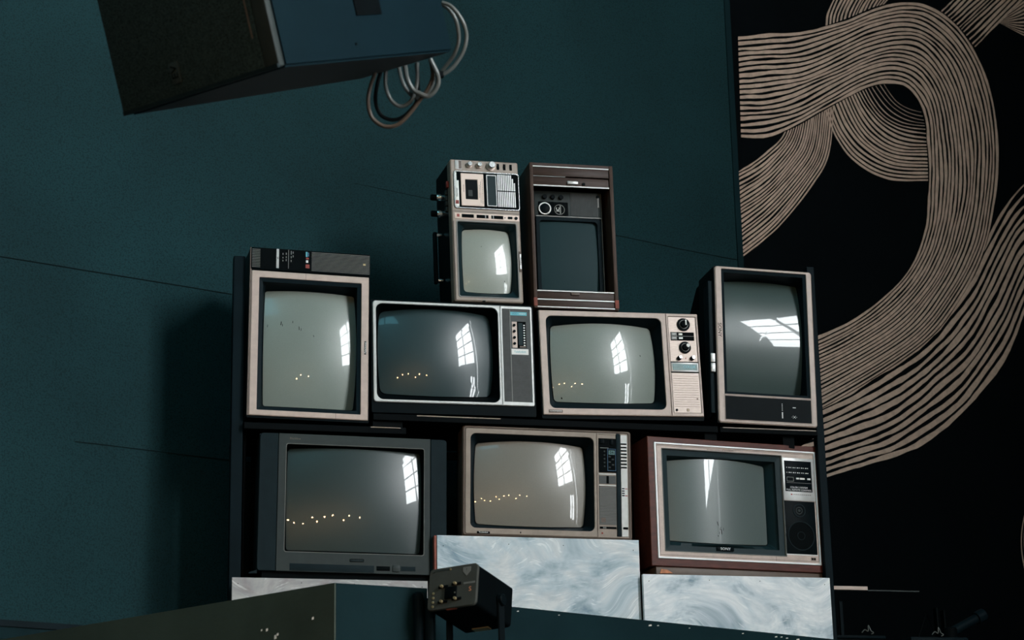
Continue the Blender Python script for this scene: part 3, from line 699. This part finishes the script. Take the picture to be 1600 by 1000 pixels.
# ---- 6: walnut cabinet with a dead set inside
t = TV('upright walnut cabinet with roll-shutter slats holding a dark dusty television', .2478, .3434, 326.1, 576.4, -.99, .58, name='cabinet_television')
t.box('side_panel', 'wood_v', 0, 13, 0, 210, 0, 576, bev=1); t.box('side_panel', 'wood_v', 312, 326, 0, 210, 0, 576, bev=1)
t.box('end_panel', 'wood', 13, 312, 2, 210, 565, 576); t.box('end_panel', 'wood', 13, 312, 2, 210, 0, 4)
t.box('back_panel', 'matte_black', 13, 312, 196, 208, 4, 565)
sl = t.box('shutter_slat', 'wood', 13.5, 311.5, 5, 13, 527, 562, bev=2); t.box('metal_strip', 'silver', 13.5, 311.5, 3, 6, 561, 565, parent=sl)
sl = t.box('shutter_slat', 'wood', 13.5, 311.5, 7, 15, 489, 523, bev=2); t.box('metal_strip', 'silver', 13.5, 311.5, 4, 8, 484.5, 489, parent=sl)
t.box('metal_strip', 'rib', 13.5, 140, 5, 8, 523, 526, parent=sl); t.box('shutter_handle', 'silver', 146, 188, -2, 7, 495, 507, bev=2, parent=sl); t.box('handle_catch', 'black', 206, 216, 2, 8, 494, 503, parent=sl)
sl = t.box('shutter_slat', 'wood', 13.5, 311.5, 5, 13, 39, 67, bev=2); t.box('metal_strip', 'silver', 13.5, 311.5, 3, 6, 67, 71, parent=sl)
t.box('shutter_handle', 'tan_dark', 143, 176, -2, 6, 54, 64, bev=2, parent=sl)
sl = t.box('shutter_slat', 'wood', 13.5, 311.5, 5, 13, 8, 33, bev=2); t.box('metal_strip', 'silver', 13.5, 311.5, 3, 6, 33, 37.5, parent=sl); t.box('metal_strip', 'silver', 13.5, 311.5, 3, 6, 4, 8, parent=sl)
for x0, x1 in ((-1, 13), (312, 327)): t.box('corner_block', 'rawwood', x0, x1, -1.5, 10, 8, 40, bev=1)
# the set inside, front face 60 mm back
q = t.box('inner_case', 'grey_dark', 28, 290, 82, 190, 74, 484, bev=3)
p = t.box('control_band', 'grey', 28, 290, 58, 84, 380, 484, bev=1, parent=q)
ribs(t, 'grille_ribs', 'mid', 171, 279, 388, 479, 20, True, 55.5, 58.5, .45, parent=q)
t.box('dial_plate', 'matte_black', 43, 159, 55.5, 58.5, 387, 440, bev=3, parent=q)
t.g().ringy(66+1, 411, 20, 24.5, 50, 56, 36).put('dial_ring', 'white', q); t.g().cyl((67, 56, 411), 19, 10, seg=28).put('dial_knob', 'black', q)
t.g().ringy(125, 410, 18.5, 20.5, 54, 56, 36).put('dial_circle', 'rib', q)
t.text('IC', 18, 119, 410, 'white', 54.6, 90, parent=q); t.box('dial_text', 'rib', 126, 131, 54.4, 55.6, 394, 426, parent=q)
for x in (68, 100, 132): t.g().cyl((x, 58, 459), 9, 10, seg=18).put('knob', 'black', q)
t.box('metal_clip', 'rib', 276, 282, 54, 58, 425, 470, parent=q); t.g().cyl((277, 57, 468), 6, 4, seg=14).put('clip_stud', 'black', q)
t.box('band_edge', 'rib', 32, 290, 55, 60, 380, 384, parent=q)
t.ring('tube_surround', 'mask', (32, 288, 76, 380), (46, 272, 88, 366), y0=58, thick=26, ro=3, ri=14, bev=1, idepth=22, parent=q)
gl = t.g(); lp = rr(44, 274, 86, 368, 16, (3, 3)); rings = []
for k in range(8):
    f = 1-k/8; rings.append([((x-159)*f+159, 60+((x-159)*f)**2/2200+((z-227)*f)**2/2600, (z-227)*f+227) for x, z in lp])
rings.append([(159+(x-159)*.01, 60, 227+(z-227)*.01) for x, z in lp])
gl.loft(rings, False, True).put('screen', 'scr_haze', q, smooth=60)
t.box('side_strip', 'rib', 290, 293, 62, 66, 84, 484, parent=q)

# ---- 7: big dark grey set
t = TV('big dark charcoal television with flat square tube, bottom left of the pile', -.5929, -.7082, 672, 493.7, -1.9, -.81, y=.004)
t.body('grey_dark', -1, 673, 1, 493, 14, 130, 440, .62, .05, .25, open_front=(92, 592, 65, 461))
t.ring('frame', 'grey', (67, 612, 0, 494), (95, 589, 70, 456), ro=1, ri=7, thick=16, bev=1.5)
for x0, x1, r_ in ((0, 66, (10, 0, 0, 14)), (613, 672, (0, 10, 14, 0))):
    a = rr(x0, x1, 0, 494, r_); b = rr(x0+2, x1-2, 2, 492, r_)
    t.g().loft([yl(a, 16), yl(a, 4), yl(b, 1)], False, True).put('speaker_side', 'grey_dark', t.root)
t.tube('scr_dim', (95, 589, 70, 456), (104, 580, 81, 447), 7, 12, (4, 3), (1150, 1150), 26, 'matte_black')
t.ring('tube_rim', 'rib', (93, 591, 68, 458), (95.5, 588.5, 70.5, 455.5), y0=-1, thick=2, ro=8, ri=7, bev=.4, idepth=2)
p = t.box('control_tray', 'grey_dark', 115, 413, -1.4, 2, 3, 28, bev=1); t.box('ir_window', 'matte_black', 421, 469, -1.4, 2, 11, 27, bev=1)
t.box('power_button', 'grey', 478, 503, -4, 2, 8, 32, bev=2); t.box('speaker_vents', 'grey_dark', 508, 560, -1.2, 2, 12, 28)
t.box('logo_plate', 'grey_dark', 326, 376, -1.4, 0, 40, 50, bev=3); t.text('GRUNDIG', 9, 351, 45, 'grey', -1.7)
t.text('Blackline', 11, 125, 476, 'tan_dark', -.4)
t.g().box(20, 652, 16, 300, -26, 1).put('foot', 'matte_black', t.root); t.g().hexa([(-26, 8, -10), (2, 4, -10), (2, 60, -10), (-26, 60, -10), (-24, 8, -5), (2, 4, 2), (2, 60, 2), (-24, 60, -5)]).put('foot_flange', 'grey_dark', t.root)

# ---- 8: tan set on the middle plinth
t = TV('tan-framed television with louvred control strip, on the tallest middle plinth', .1199, -.6102, 624.3, 406.2, -3.83, -1.12)
t.body('tan_dark', 0, 624, 0, 406, 10, 120, 420, .6, .05, .25, open_front=(27, 613, 12, 394))
t.ring('rim', 'tan_dark', (0, 624.3, 0, 406), (9, 615, 6, 398), ro=12, ri=8, thick=16, bev=4, idepth=6)
t.ring('frame', 'beige_dim', (10, 496, 7, 397), (29, 485, 29, 378), ro=(7, 0, 0, 7), ri=20, bev=2)
t.ring('frame', 'beige_dim', (496, 614, 7, 397), (502.5, 610, 13, 391), ro=(0, 7, 7, 0), ri=2, bev=1.5)
t.tube('scr_warm', (29, 485, 29, 378), (56, 455, 54, 354), 20, 15, (7, 8), (740, 740), 46, 'mask')
t.box('frame_joint', 'tan_dark', 495.5, 496.7, -.4, 1, 9, 395)
p = t.box('control_panel', 'beige_dim', 502, 568, 2, 9, 12, 391)
c = t.box('tuner', 'matte_black', 503, 568, .8, 3, 249, 377, parent=p)
for x, z, w_, h_ in ((508, 356, 16, 16), (546, 352, 12, 22)): t.box('tuner_button', 'black', x, x+w_, -3, 1, z, z+h_, bev=2, parent=p)
t.box('tuner_edge', 'rib', 509, 540, 0, 1, 340, 342, parent=p)
t.box('display_frame', 'blue_d', 536, 567, 0, 1, 256, 338, parent=p); t.box('display_plate', 'matte_black', 537.5, 565.5, -.4, .6, 257.5, 336.5, parent=p)
t.box('display', 'green_tag', 540, 563, -1, 0, 316, 332, parent=p); t.text('04', 15, 551.5, 324, 'matte_black', -1.3, parent=p)
g = t.g()
for i in range(5): g.cyl((525, .8, 272+i*14), 3, 2, seg=8); g.box(540+(i % 2)*12, 548+(i % 2)*12, -1, 0, 266+i*10, 271+i*10)
g.put('tuner_marks', 'grey', p, kind='stuff')
t.box('slider_plate', 'mid', 504, 566, .8, 3, 207, 237, parent=p); t.box('slider_slot', 'matte_black', 531, 540, 0, 1.2, 208, 236, parent=p)
t.box('white_line', 'silver', 503, 567, 0, 3, 199, 203, parent=p); t.box('white_line', 'silver', 503, 567, 0, 3, 241, 245, parent=p)
t.box('speaker_cloth', 'mid', 503, 567, 1.4, 3, 55, 197, parent=p)
ribs(t, 'grille_ribs', 'rib', 504, 566, 57, 197, 26, y0=-.2, y1=1.6, duty=.45, parent=p)
t.box('maker_mark', 'tan_dark', 510, 526, -.8, 0, 64, 80, parent=p)
t.box('headphone_slot', 'matte_black', 504, 566, .4, 3, 40, 48, parent=p); t.box('slot_tab', 'rib', 516, 528, -.4, 1, 41.5, 46.5, parent=p)
t.g().cyl((513, 2, 24), 3.4, 1.5, seg=12).put('indicator', 'red', p)
t.box('dark_bar', 'grey_dark', 569, 583, -2.4, 8, 13, 396, bev=1.5)
p = t.box('louvre_panel', 'silver', 586, 610, 1, 8, 14, 392)
for i in range(8): t.box('louvre', 'matte_black', 586, 608, -.4, 2, 267+i*12.6, 272+i*12.6, parent=p)
for i in range(4): t.box('mark_bar', 'matte_black', 588, 598, -.2, 1.4, 163+i*8.6, 167+i*8.6, parent=p)
t.box('mark_bar', 'red', 600, 609, -.2, 1.4, 163, 166, parent=p); t.box('mark_bar', 'red', 600, 609, -.2, 1.4, 189, 191.5, parent=p)
t.box('switch', 'matte_black', 591, 609, -2, 1.4, 40, 48, bev=1, parent=p)
t.box('brand_badge', 'matte_black', 53, 100, -1.6, 0, 8, 16.5, bev=.5); t.text('TOSHIBA', 8.4, 76.5, 12.2, 'silver', -1.9)
t.box('frame_nick', 'matte_black', 210, 214, -.4, 1, 13, 19)

# ---- 9: mahogany set
t = TV('mahogany-cased television with white-edged frame and round speakers, bottom right', .8452, -.6695, 660.1, 431.4, 5.91, -.09)
cb = t.ring('cabinet', 'wood_red', (-26, 684, -28, 453), (0, 660, 0, 432), y0=-3, thick=150, ro=2, ri=1, bev=2, idepth=18)
cx = rr(-10, 668, -20, 445, 10); c2 = rr(120, 540, 20, 360, 16)
t.g().loft([yl(cx, 148), yl(cx, 220), yl(c2, 340), yl(c2, 430)], True, True).put('rear_housing', 'matte_black', t.root, smooth=20)
t.ring('edge_trim', 'bright', (0, 660, 0, 431.4), (6.5, 653.5, 6.5, 425), y0=-7, thick=12, ro=1, ri=1, bev=1, idepth=8)
t.ring('frame', 'beige', (5, 655, 5, 426), (32, 518, 30, 409), y0=-2, thick=12, ro=0, ri=2, bev=1)
t.ring('inner_line', 'tan_dark', (10, 653, 13, 421), (12, 651, 15, 419), y0=-3, thick=3, ro=0, ri=0, bev=.3, idepth=2)
t.ring('opening_edge', 'rib', (29, 521, 27, 412), (32, 518, 30, 409), y0=-4, thick=4, ro=2, ri=1, bev=.6, idepth=4)
t.tube('scr_slate', (32, 518, 30, 409), (64, 466, 76, 375), 2, 10, (0, 9), (620, 20000), 46, 'mask_teal', step=(22, 18))
t.chips([o for o in t.root.children if o.name.startswith('screen')][0], [(252, 142, 1.6, 9, .3), (262, 124, 1.2, 8, -.1), (266, 112, 1.6, 11, .1), (257, 108, 1, 5, 0), (252, 96, 1.4, 3, 1), (274, 122, 1, 6, 0)])
t.box('brand_plate', 'black', 238, 307, 1, 6, 39, 53, bev=.8); t.text('SONY', 13.5, 272.5, 46, 'silver', .6, sx=1.15)
t.text('TRINITRON', 6.5, 300, 416, 'tan_dark', -3.4, sx=1.3)
g = t.g()
for i in range(11): g.box(215+i*6, 217+i*6+random.uniform(0, 2), -3.2, -2, 414.5, 416.5)
g.put('printed_marks', 'tan_dark', t.root, kind='stuff', smooth=0)
p = t.box('control_door', 'silver', 520, 651, -5, 0, 240, 404, bev=1.5)
b = t.box('control_plate', 'black', 528, 640, -6, -4.6, 275, 392.5, bev=.6, parent=p)
for z in (366, 347):
    g = t.g()
    for i in range(11): g.box(536+i*8.7, 541.5+i*8.7 if i % 2 else 539+i*8.7, -6.8, -5.8, z-1.5, z+1.5)
    g.put('channel_marks', 'white', p, kind='stuff', smooth=0)
    t.box('row_line', 'grey_dark', 534, 634, -6.4, -5.8, z-7, z-5.6, parent=p)
t.ring('channel_window', 'rib', (535, 564, 313, 330), (537.5, 561.5, 315.5, 327.5), y0=-7, thick=2, ro=1, ri=1, bev=.4, idepth=1.5, parent=p)
for a, b_ in ((574, 586), (589, 609), (620, 633)): t.box('push_key', 'white', a, b_, -9, -5.8, 321.5, 328, bev=.8, parent=p)
t.box('key_line', 'rib', 534, 636, -6.4, -5.8, 308, 309, parent=p)
t.text('COLOR 2 SYSTEM', 9.2, 584, 290.5, 'silver', -6.4, parent=p); t.text('FULL REMOTE CONTROL', 9.2, 584, 281, 'silver', -6.4, parent=p)
t.box('red_mark', 'red', 549, 556, -5.6, -4.8, 261.5, 266, parent=p)
g = t.g()
for i in range(9): g.box(560+i*8.4, 565.5+i*8.4, -5.5, -4.8, 262.8, 265)
g.put('printed_marks', 'tan_dark', p, kind='stuff', smooth=0)
p = t.box('speaker_panel', 'black', 519, 647, -4, 0, 39, 239, bev=1)
t.g().ringy(580, 203, 22, 25.5, -6.5, -3.5, 40).put('tweeter_ring', 'grey_dark', p); t.g().ringy(580, 203, 11, 13.5, -6, -3.5, 32).put('tweeter_ring', 'grey', p); t.g().cyl((580, -4, 203), 5, 3, seg=16).put('tweeter_dome', 'grey', p)
t.g().ringy(583, 108, 52, 55, -6.5, -3.5, 52).put('woofer_ring', 'grey_dark', p); t.g().cyl((583, -3.6, 108), 51, 1.2, seg=48).put('woofer_cone', 'matte_black', p); t.g().ringy(583, 108, 14, 16, -5.8, -4, 32).put('woofer_dome', 'grey_dark', p)
t.box('panel_foot', 'silver', 519, 648, -4, 0, 34.5, 38.5); t.box('tab', 'tan_dark', 619, 639, -3.6, -2, 17, 28); t.box('tab', 'matte_black', 622, 628, -4.2, -3, 19, 26); t.box('tab', 'matte_black', 631, 637, -4.2, -3, 19, 26)
t.box('frame_joint', 'tan_dark', 475.5, 476.5, -2.6, -1, 10, 26)
t.box('base', 'tan_dark', -6, 672, 6, 320, -62, -27, bev=3)
g = t.g(); g.hexa([(8, 2, -54), (58, 2, -52), (60, 10, -52), (6, 10, -54), (14, 3, -38), (38, 3, -40), (40, 10, -42), (12, 10, -36)]); g.put('bare_chip', 'orange', t.root, smooth=0)

# ------------------------------------------------------------------ hanging loudspeaker
sq = Vector((.3848, -.1244, -.9604)); SQ = Quaternion(sq.normalized(), sq.length)
SW, SH, SD, ST = .5492, .75, .7175, .5998
sp = thing('hanging_loudspeaker', 'big blue-grey loudspeaker hung at upper left, coiled cables behind', 'loudspeaker', (-1.4186, -2.7692, -.3331+Z0))
sp.rotation_mode = 'QUATERNION'; sp.rotation_quaternion = SQ
def trap(x, y): return x*(1-(1-ST)*y/SD)
g = G(); hw = SW/2
g.hexa([(trap(sx*hw, y), y, z) for z in (0, SH) for sx, y in ((-1, .012), (1, .012), (1, SD), (-1, SD))])
bmesh.ops.bevel(g.b, geom=list(g.b.edges), offset=.006, segments=2, affect='EDGES')
g.put('housing', 'speaker', sp, smooth=35)
G().box(-hw+.002, hw-.048, -.008, .012, .006, SH-.006, bev=.003).put('grille', 'grille', sp)
G().box(hw-.048, hw-.002, -.006, .013, .003, SH-.003, bev=.004).put('front_edge', 'grey', sp)
G().box(-hw+.004, hw-.004, -.010, 0, .001, .010).put('bottom_edge', 'grey_dark', sp)
G().box(-.075, -.043, -.0125, -.008, .035, .085, bev=.001).put('badge', 'grey', sp)
put_text('EV', .030, Vector((-.059, -.0128, .062)), 'matte_black', sp, 90)
G().box(hw-.064, hw-.061, -.0095, -.0075, .08, .19).put('printed_strip', 'tan_dark', sp)
# grip slot and screw on the right flank
def flank(y, z, d):                                   # point on the right side, d outwards
    nx = Vector((1, (1-ST)*hw/SD, 0)).normalized(); return Vector((trap(hw, y), y, z))+nx*d
g = G(); g.hexa([tuple(flank(y, z, d)) for z in (.105, .30) for y, d in ((.33, -.001), (.33, .003), (.435, .003), (.435, -.001))]); g.put('grip_slot', 'matte_black', sp, smooth=0)
g = G(); g.hexa([tuple(flank(y, z, d)) for z in (.035, .041) for y, d in ((.30, -.001), (.30, .002), (.306, .002), (.306, -.001))]); g.put('screw', 'matte_black', sp, smooth=0)
# bracket up to the roof
G().box(-.05, .05, .30, .40, SH-.01, SH+.06, bev=.005).put('bracket', 'matte_black', sp)
spm = Matrix.Translation(sp.location) @ SQ.to_matrix().to_4x4()
top = spm @ Vector((0, .35, SH+.03))
hang = G().tube([(top.x, top.y, top.z), (top.x, top.y, 9.99)], .02, 12).put('hanging_pole', 'matte_black')
hang['label'] = 'thin black pole from ceiling carrying the hung loudspeaker'; hang['category'] = 'pole'
# cables: loops hanging from the back of the cabinet, given in camera-independent world coordinates
def spline(P, n=14):
    return [tuple(p) for p in cr([Vector(p) for p in P], n*len(P))]
CAB = []
def cable(name, m, pts, r, label):
    o = G().tube(spline(pts), r, 8).put(name, m); o['label'] = label; o['category'] = 'cable'; o['group'] = 'cables behind the loudspeaker'
    return o
G().box(-.12, .10, SD-.002, SD+.045, .07, .20, bev=.004).put('connector_box', 'matte_black', sp)
cable('cable', 'cable', [(-0.779, -2.451, 3.966), (-0.757, -2.454, 3.957), (-0.736, -2.452, 3.936), (-0.720, -2.448, 3.908), (-0.713, -2.441, 3.879), (-0.719, -2.429, 3.844), (-0.737, -2.415, 3.813), (-0.755, -2.405, 3.795), (-0.777, -2.395, 3.783)], .0052, 'outer pale cable bowing out beyond the loudspeaker at right')
cable('cable', 'cable', [(-0.775, -2.432, 3.971), (-0.754, -2.432, 3.955), (-0.736, -2.428, 3.926), (-0.728, -2.417, 3.884), (-0.734, -2.406, 3.853), (-0.747, -2.396, 3.830), (-0.770, -2.381, 3.800)], .0052, 'inner pale cable bowing out beyond the loudspeaker at right')
cable('cable', 'cable_b', [(-0.931, -2.365, 3.810), (-0.947, -2.347, 3.763), (-0.951, -2.334, 3.723), (-0.940, -2.326, 3.687), (-0.916, -2.325, 3.667), (-0.892, -2.330, 3.662), (-0.869, -2.338, 3.670), (-0.846, -2.351, 3.693), (-0.823, -2.366, 3.724), (-0.804, -2.379, 3.752), (-0.793, -2.392, 3.783), (-0.798, -2.401, 3.818)], .0052, 'lowest brown cable loop hanging behind the loudspeaker')
cable('cable', 'cable_k', [(-0.915, -2.340, 3.821), (-0.926, -2.323, 3.774), (-0.927, -2.311, 3.734), (-0.913, -2.305, 3.704), (-0.889, -2.307, 3.691), (-0.864, -2.314, 3.693), (-0.841, -2.325, 3.710), (-0.823, -2.338, 3.738), (-0.823, -2.351, 3.780), (-0.829, -2.364, 3.827)], .0052, 'black cable loop just inside the brown one behind the loudspeaker')
cable('cable', 'cable', [(-0.909, -2.361, 3.813), (-0.907, -2.347, 3.766), (-0.892, -2.341, 3.732), (-0.869, -2.341, 3.716), (-0.845, -2.350, 3.725), (-0.834, -2.360, 3.748), (-0.829, -2.371, 3.780), (-0.831, -2.383, 3.823)], .0052, 'round white cable loop inside the black one behind the loudspeaker')
cable('cable', 'cable', [(-0.877, -2.362, 3.824), (-0.867, -2.353, 3.789), (-0.855, -2.349, 3.764), (-0.836, -2.347, 3.744), (-0.820, -2.350, 3.741), (-0.800, -2.359, 3.753), (-0.787, -2.370, 3.778), (-0.794, -2.384, 3.829)], .0052, 'small pale cable loop in the middle of the hanging coil')
cable('cable', 'cable', [(-0.866, -2.393, 3.812), (-0.858, -2.384, 3.777), (-0.842, -2.379, 3.749), (-0.826, -2.381, 3.739), (-0.802, -2.384, 3.732), (-0.782, -2.396, 3.754), (-0.782, -2.405, 3.782), (-0.803, -2.412, 3.823)], .0062, 'pale cable loop at the right of the hanging coil, near the tie')
tie = G().box(-.010, .010, -.008, .008, -.009, .009, bev=.003).put('cable_tie', 'matte_black'); tie.location = (-.775, -2.397, 3.788); tie['label'] = 'tiny black tie clasping the pale cables beside the loudspeaker'; tie['category'] = 'cable tie'

# ------------------------------------------------------------------ stage lamp
lv = Vector((-.2051, .0465, -.7457)); LQ = Quaternion(lv.normalized(), lv.length)
LW, LH, LD = .1653, .1298, .2113
la = thing('stage_lamp', 'small black boxy stage lamp with plugs on its back, before the middle plinth', 'lamp', (-.5265, -1.3042, -1.283+Z0))
la.rotation_mode = 'QUATERNION'; la.rotation_quaternion = LQ
lm_ = Matrix.Translation(la.location) @ LQ.to_matrix().to_4x4()
g = G(); lp = rr(-LW/2+.002, LW/2-.002, .002, LH-.002, .01); g.loft([yl(lp, .006), yl(lp, LD)], True, True).put('housing', 'matte_black', la)
lp = rr(-LW/2, LW/2, 0, LH, .014); l2 = rr(-LW/2+.002, LW/2-.002, .002, LH-.002, .013); G().loft([yl(lp, .008), yl(lp, .001), yl(l2, -.001)], True, True).put('back_panel', 'lamp', la)
def lx(u): return -LW/2+LW*u
def lz(v): return LH*v
for u, v in ((.30, .53), (.57, .56), (.31, .17), (.59, .20)):
    sl_ = G().box(lx(u)-.014, lx(u)+.018, -.004, 0, lz(v)-.004, lz(v)+.004, bev=.001).put('slot', 'matte_black', la)
    G().cyl((lx(u), -.003, lz(v)), .0045, .009, 'y', 14).put('terminal', 'gold', sl_)
G().box(lx(.36), lx(.60), -.006, 0, lz(.22), lz(.50), bev=.001).put('socket', 'matte_black', la)
G().cyl((lx(.575), -.006, lz(.34)), .0022, .001, 'y', 10).put('socket_screw', 'rib', la)
for k in range(4): G().cyl((lx(.115), -.001, lz(.085+.105*k)), .0042, .002, 'y', 14).put('button', 'gold', la)
g = G(); a = [(.70, .93), (.86, .93), (.86, .83), (.78, .72), (.70, .83)]; va = [g.v(lx(u), -.0022, lz(v)) for u, v in a]; vb = [g.v(lx(u), -.0008, lz(v)) for u, v in a]
g.b.faces.new(va)
for i in range(5): g.b.faces.new((va[i], vb[i], vb[(i+1) % 5], va[(i+1) % 5]))
wt = g.put('warning_sticker', 'rib', la, smooth=0); put_text('!', .012, Vector((lx(.78), -.0028, lz(.86))), 'matte_black', la)
G().box(lx(.73), lx(.96), -.002, 0, lz(.52), lz(.565)).put('printed_label', 'rib', la); put_text('S', .02, Vector((lx(.87), -.0022, lz(.385))), 'orange', la)
G().box(lx(.15), lx(.42), -.002, 0, lz(.925), lz(.95)).put('printed_label', 'grey', la); G().cyl((lx(.44), -.001, lz(.93)), .003, .002, 'y', 12).put('screw', 'gold', la); G().cyl((lx(.10), -.001, lz(.91)), .0025, .002, 'y', 12).put('screw', 'grey', la)
G().box(-.02, .012, .004, .012, -.002, .004).put('handle_tab', 'rawwood', la)
G().box(-.035, .02, LD-.03, LD-.008, -.0015, .003).put('rating_plate', 'gold', la)
# yoke: two arms pivoting on the flanks, bent under to a base bolted on the platform face
for sx in (-1, 1):
    P = [lm_ @ Vector((sx*(LW/2+.008), LD*.62, LH*.45))]
    x = P[0]
    g = G(); lo = lm_.inverted()
    dn = (LQ.inverted() @ Vector((0, 0, -1)))
    p0 = Vector((sx*(LW/2+.006), LD*.62, LH*.5)); p1 = p0+dn*.19
    for q in ((p0, p1),):
        a, b = q; wd = Vector((0, .016, 0)); tk = Vector((.0025*sx, 0, 0))
        g.hexa([tuple(v_) for v_ in (b-wd-tk, b+wd-tk, b+wd+tk, b-wd+tk, a-wd-tk, a+wd-tk, a+wd+tk, a-wd+tk)])
    arm = g.put('yoke_arm', 'cable_k', la, smooth=0)
    G().cyl((sx*(LW/2+.003), LD*.62, LH*.45), .017, .014, 'x' if sx > 0 else '-x', 20).put('pivot_knob', 'black', arm)
dn = (LQ.inverted() @ Vector((0, 0, -1)))
pA = Vector((-(LW/2+.006), LD*.62, LH*.5))+dn*.19; pB = Vector(((LW/2+.006), LD*.62, LH*.5))+dn*.19
g = G(); wd = Vector((0, .016, 0)); up_ = -dn*.003
g.hexa([tuple(v_) for v_ in (pA-wd-up_, pB-wd-up_, pB+wd-up_, pA+wd-up_, pA-wd+up_, pB-wd+up_, pB+wd+up_, pA+wd+up_)]); g.put('yoke_base', 'cable_k', la, smooth=0)
bc = lm_ @ ((pA+pB)/2)
g = G(); lo = lm_.inverted(); g.tube([tuple(lo @ bc), tuple(lo @ (bc+Vector((0, 0, -.05)))), tuple(lo @ Vector((bc.x+.03, -.975+.4503*(bc.x+.03+.54)-.016, bc.z-.06)))], .014, 12); g.put('wall_stem', 'cable_k', la)
# dark upright pipes beside the lamp
for x, r, zt, lab in ((-.598, .015, PT-.018, 'thick dark pipe standing upright just left of the small stage lamp'), (-.562, .017, PT-.035, 'dark pipe half hidden behind the left edge of the stage lamp')):
    y = -1.155+.222*(x+.6)-r-.004
    g = G().tube([(x, y, 0), (x, y, zt-.02)], r, 16); g.cyl((x, y, zt-.02), r*1.12, .02, 'z', 16, edge=.3); o = g.put('pipe', 'rack')
    o['label'] = lab; o['category'] = 'pipe'

# ------------------------------------------------------------------ odds and ends at lower right and lower left
bt = G().box(1.212, 1.352, .03, .05, 2.895, 2.909, bev=.001).put('batten', 'beige', smooth=0)
bt['label'] = 'short pale wooden batten poking out right of the mahogany television'; bt['category'] = 'batten'
G().box(1.352, 1.56, .034, .046, 2.893, 2.897).put('batten_strip', 'grey', bt, smooth=0)
cs = thing('clamp_stand', 'dark stage clamp with raised tube arm lying at the bottom right corner', 'stage equipment', (1.72, .33, PT))
G().box(-.12, .12, -.10, .10, 0, .085, bev=.006).put('base', 'rack', cs); G().cyl((.09, 0, .085), .03, .05, 'z', 18).put('swivel', 'matte_black', cs)
G().tube([(.07, 0, .105), (.24, .02, .188)], .019, 14).put('tube_arm', 'rack', cs); G().tube([(.215, .017, .176), (.25, .022, .193)], .026, 14).put('end_cap', 'rack', cs)
G().tube([(.06, .04, .08), (.02, .05, .2), (-.05, .05, .03)], .004, 6).put('strap', 'matte_black', cs); G().box(.055, .062, .03, .06, .08, .22).put('strut', 'matte_black', cs); G().box(.085, .092, .03, .06, .08, .21).put('strut', 'matte_black', cs)
def scrap(x, z, m, lab):
    o = G().tube(spline([(x-.025, .225, z), (x-.012, .228, z+.012), (x, .225, z+.006), (x+.003, .226, z+.028), (x+.012, .225, z+.008), (x+.022, .224, z), (x+.012, .224, z-.005)], 5), .0022, 6).put('wire_scrap', m); o['label'] = lab; o['category'] = 'wire'
scrap(1.712, 2.762, 'cable', 'curled white wire scrap hanging on the clamp stand base')
fc = thing('equipment_case', 'near-black case in the shadow just right of the white plinths', 'case', (1.36, .36, PT))
G().box(-.13, .14, -.12, .12, 0, .075, bev=.005).put('body', 'matte_black', fc); G().box(-.133, .143, -.123, .123, .075, .088, bev=.004).put('lid', 'rack', fc); G().tube([(-.06, -.124, .045), (-.06, -.145, .05), (.06, -.145, .05), (.06, -.124, .045)], .006, 8).put('handle', 'rack', fc)
for x in (-.09, .02): G().box(x, x+.012, .02, .032, .088, .24).put('upright', 'rack', fc, smooth=0)
scrap(1.425, 2.766, 'cable', 'curled white wire scrap on the lid of the near-black case')

# string of warm bulbs along the hall, seen mirrored in the tubes
sl = thing('string_light', 'string of warm bare bulbs across the hall behind the camera', 'string light', (-3, -9.6, 4.9))
pts = []
for i in range(61):
    f = i/60; x = -9.5+10.5*f; z = 4.3-.25*math.sin(math.pi*f); pts.append((x+3, .6*math.sin(f*9), z-4.9))
G().tube([(-13.19, 0, -.3)]+pts+[(7.59, 0, .0)], .006, 6).put('string_cable', 'cable_k', sl)
rb = random.Random(4)
for i in range(19):
    q = pts[int(2.5+i*3.05+rb.uniform(-1.6, 1.6))]; dz = -.08-.5*rb.random()
    b = G(); b.cyl((q[0], q[1], q[2]+dz+.02), .012, -dz-.02, 'z', 8).put('bulb_holder', 'black', sl)
    g = G(); bmesh.ops.create_uvsphere(g.b, u_segments=10, v_segments=7, radius=.048, matrix=Matrix.Translation((q[0], q[1], q[2]+dz))); g.put('light_bulb', 'bulb', sl)
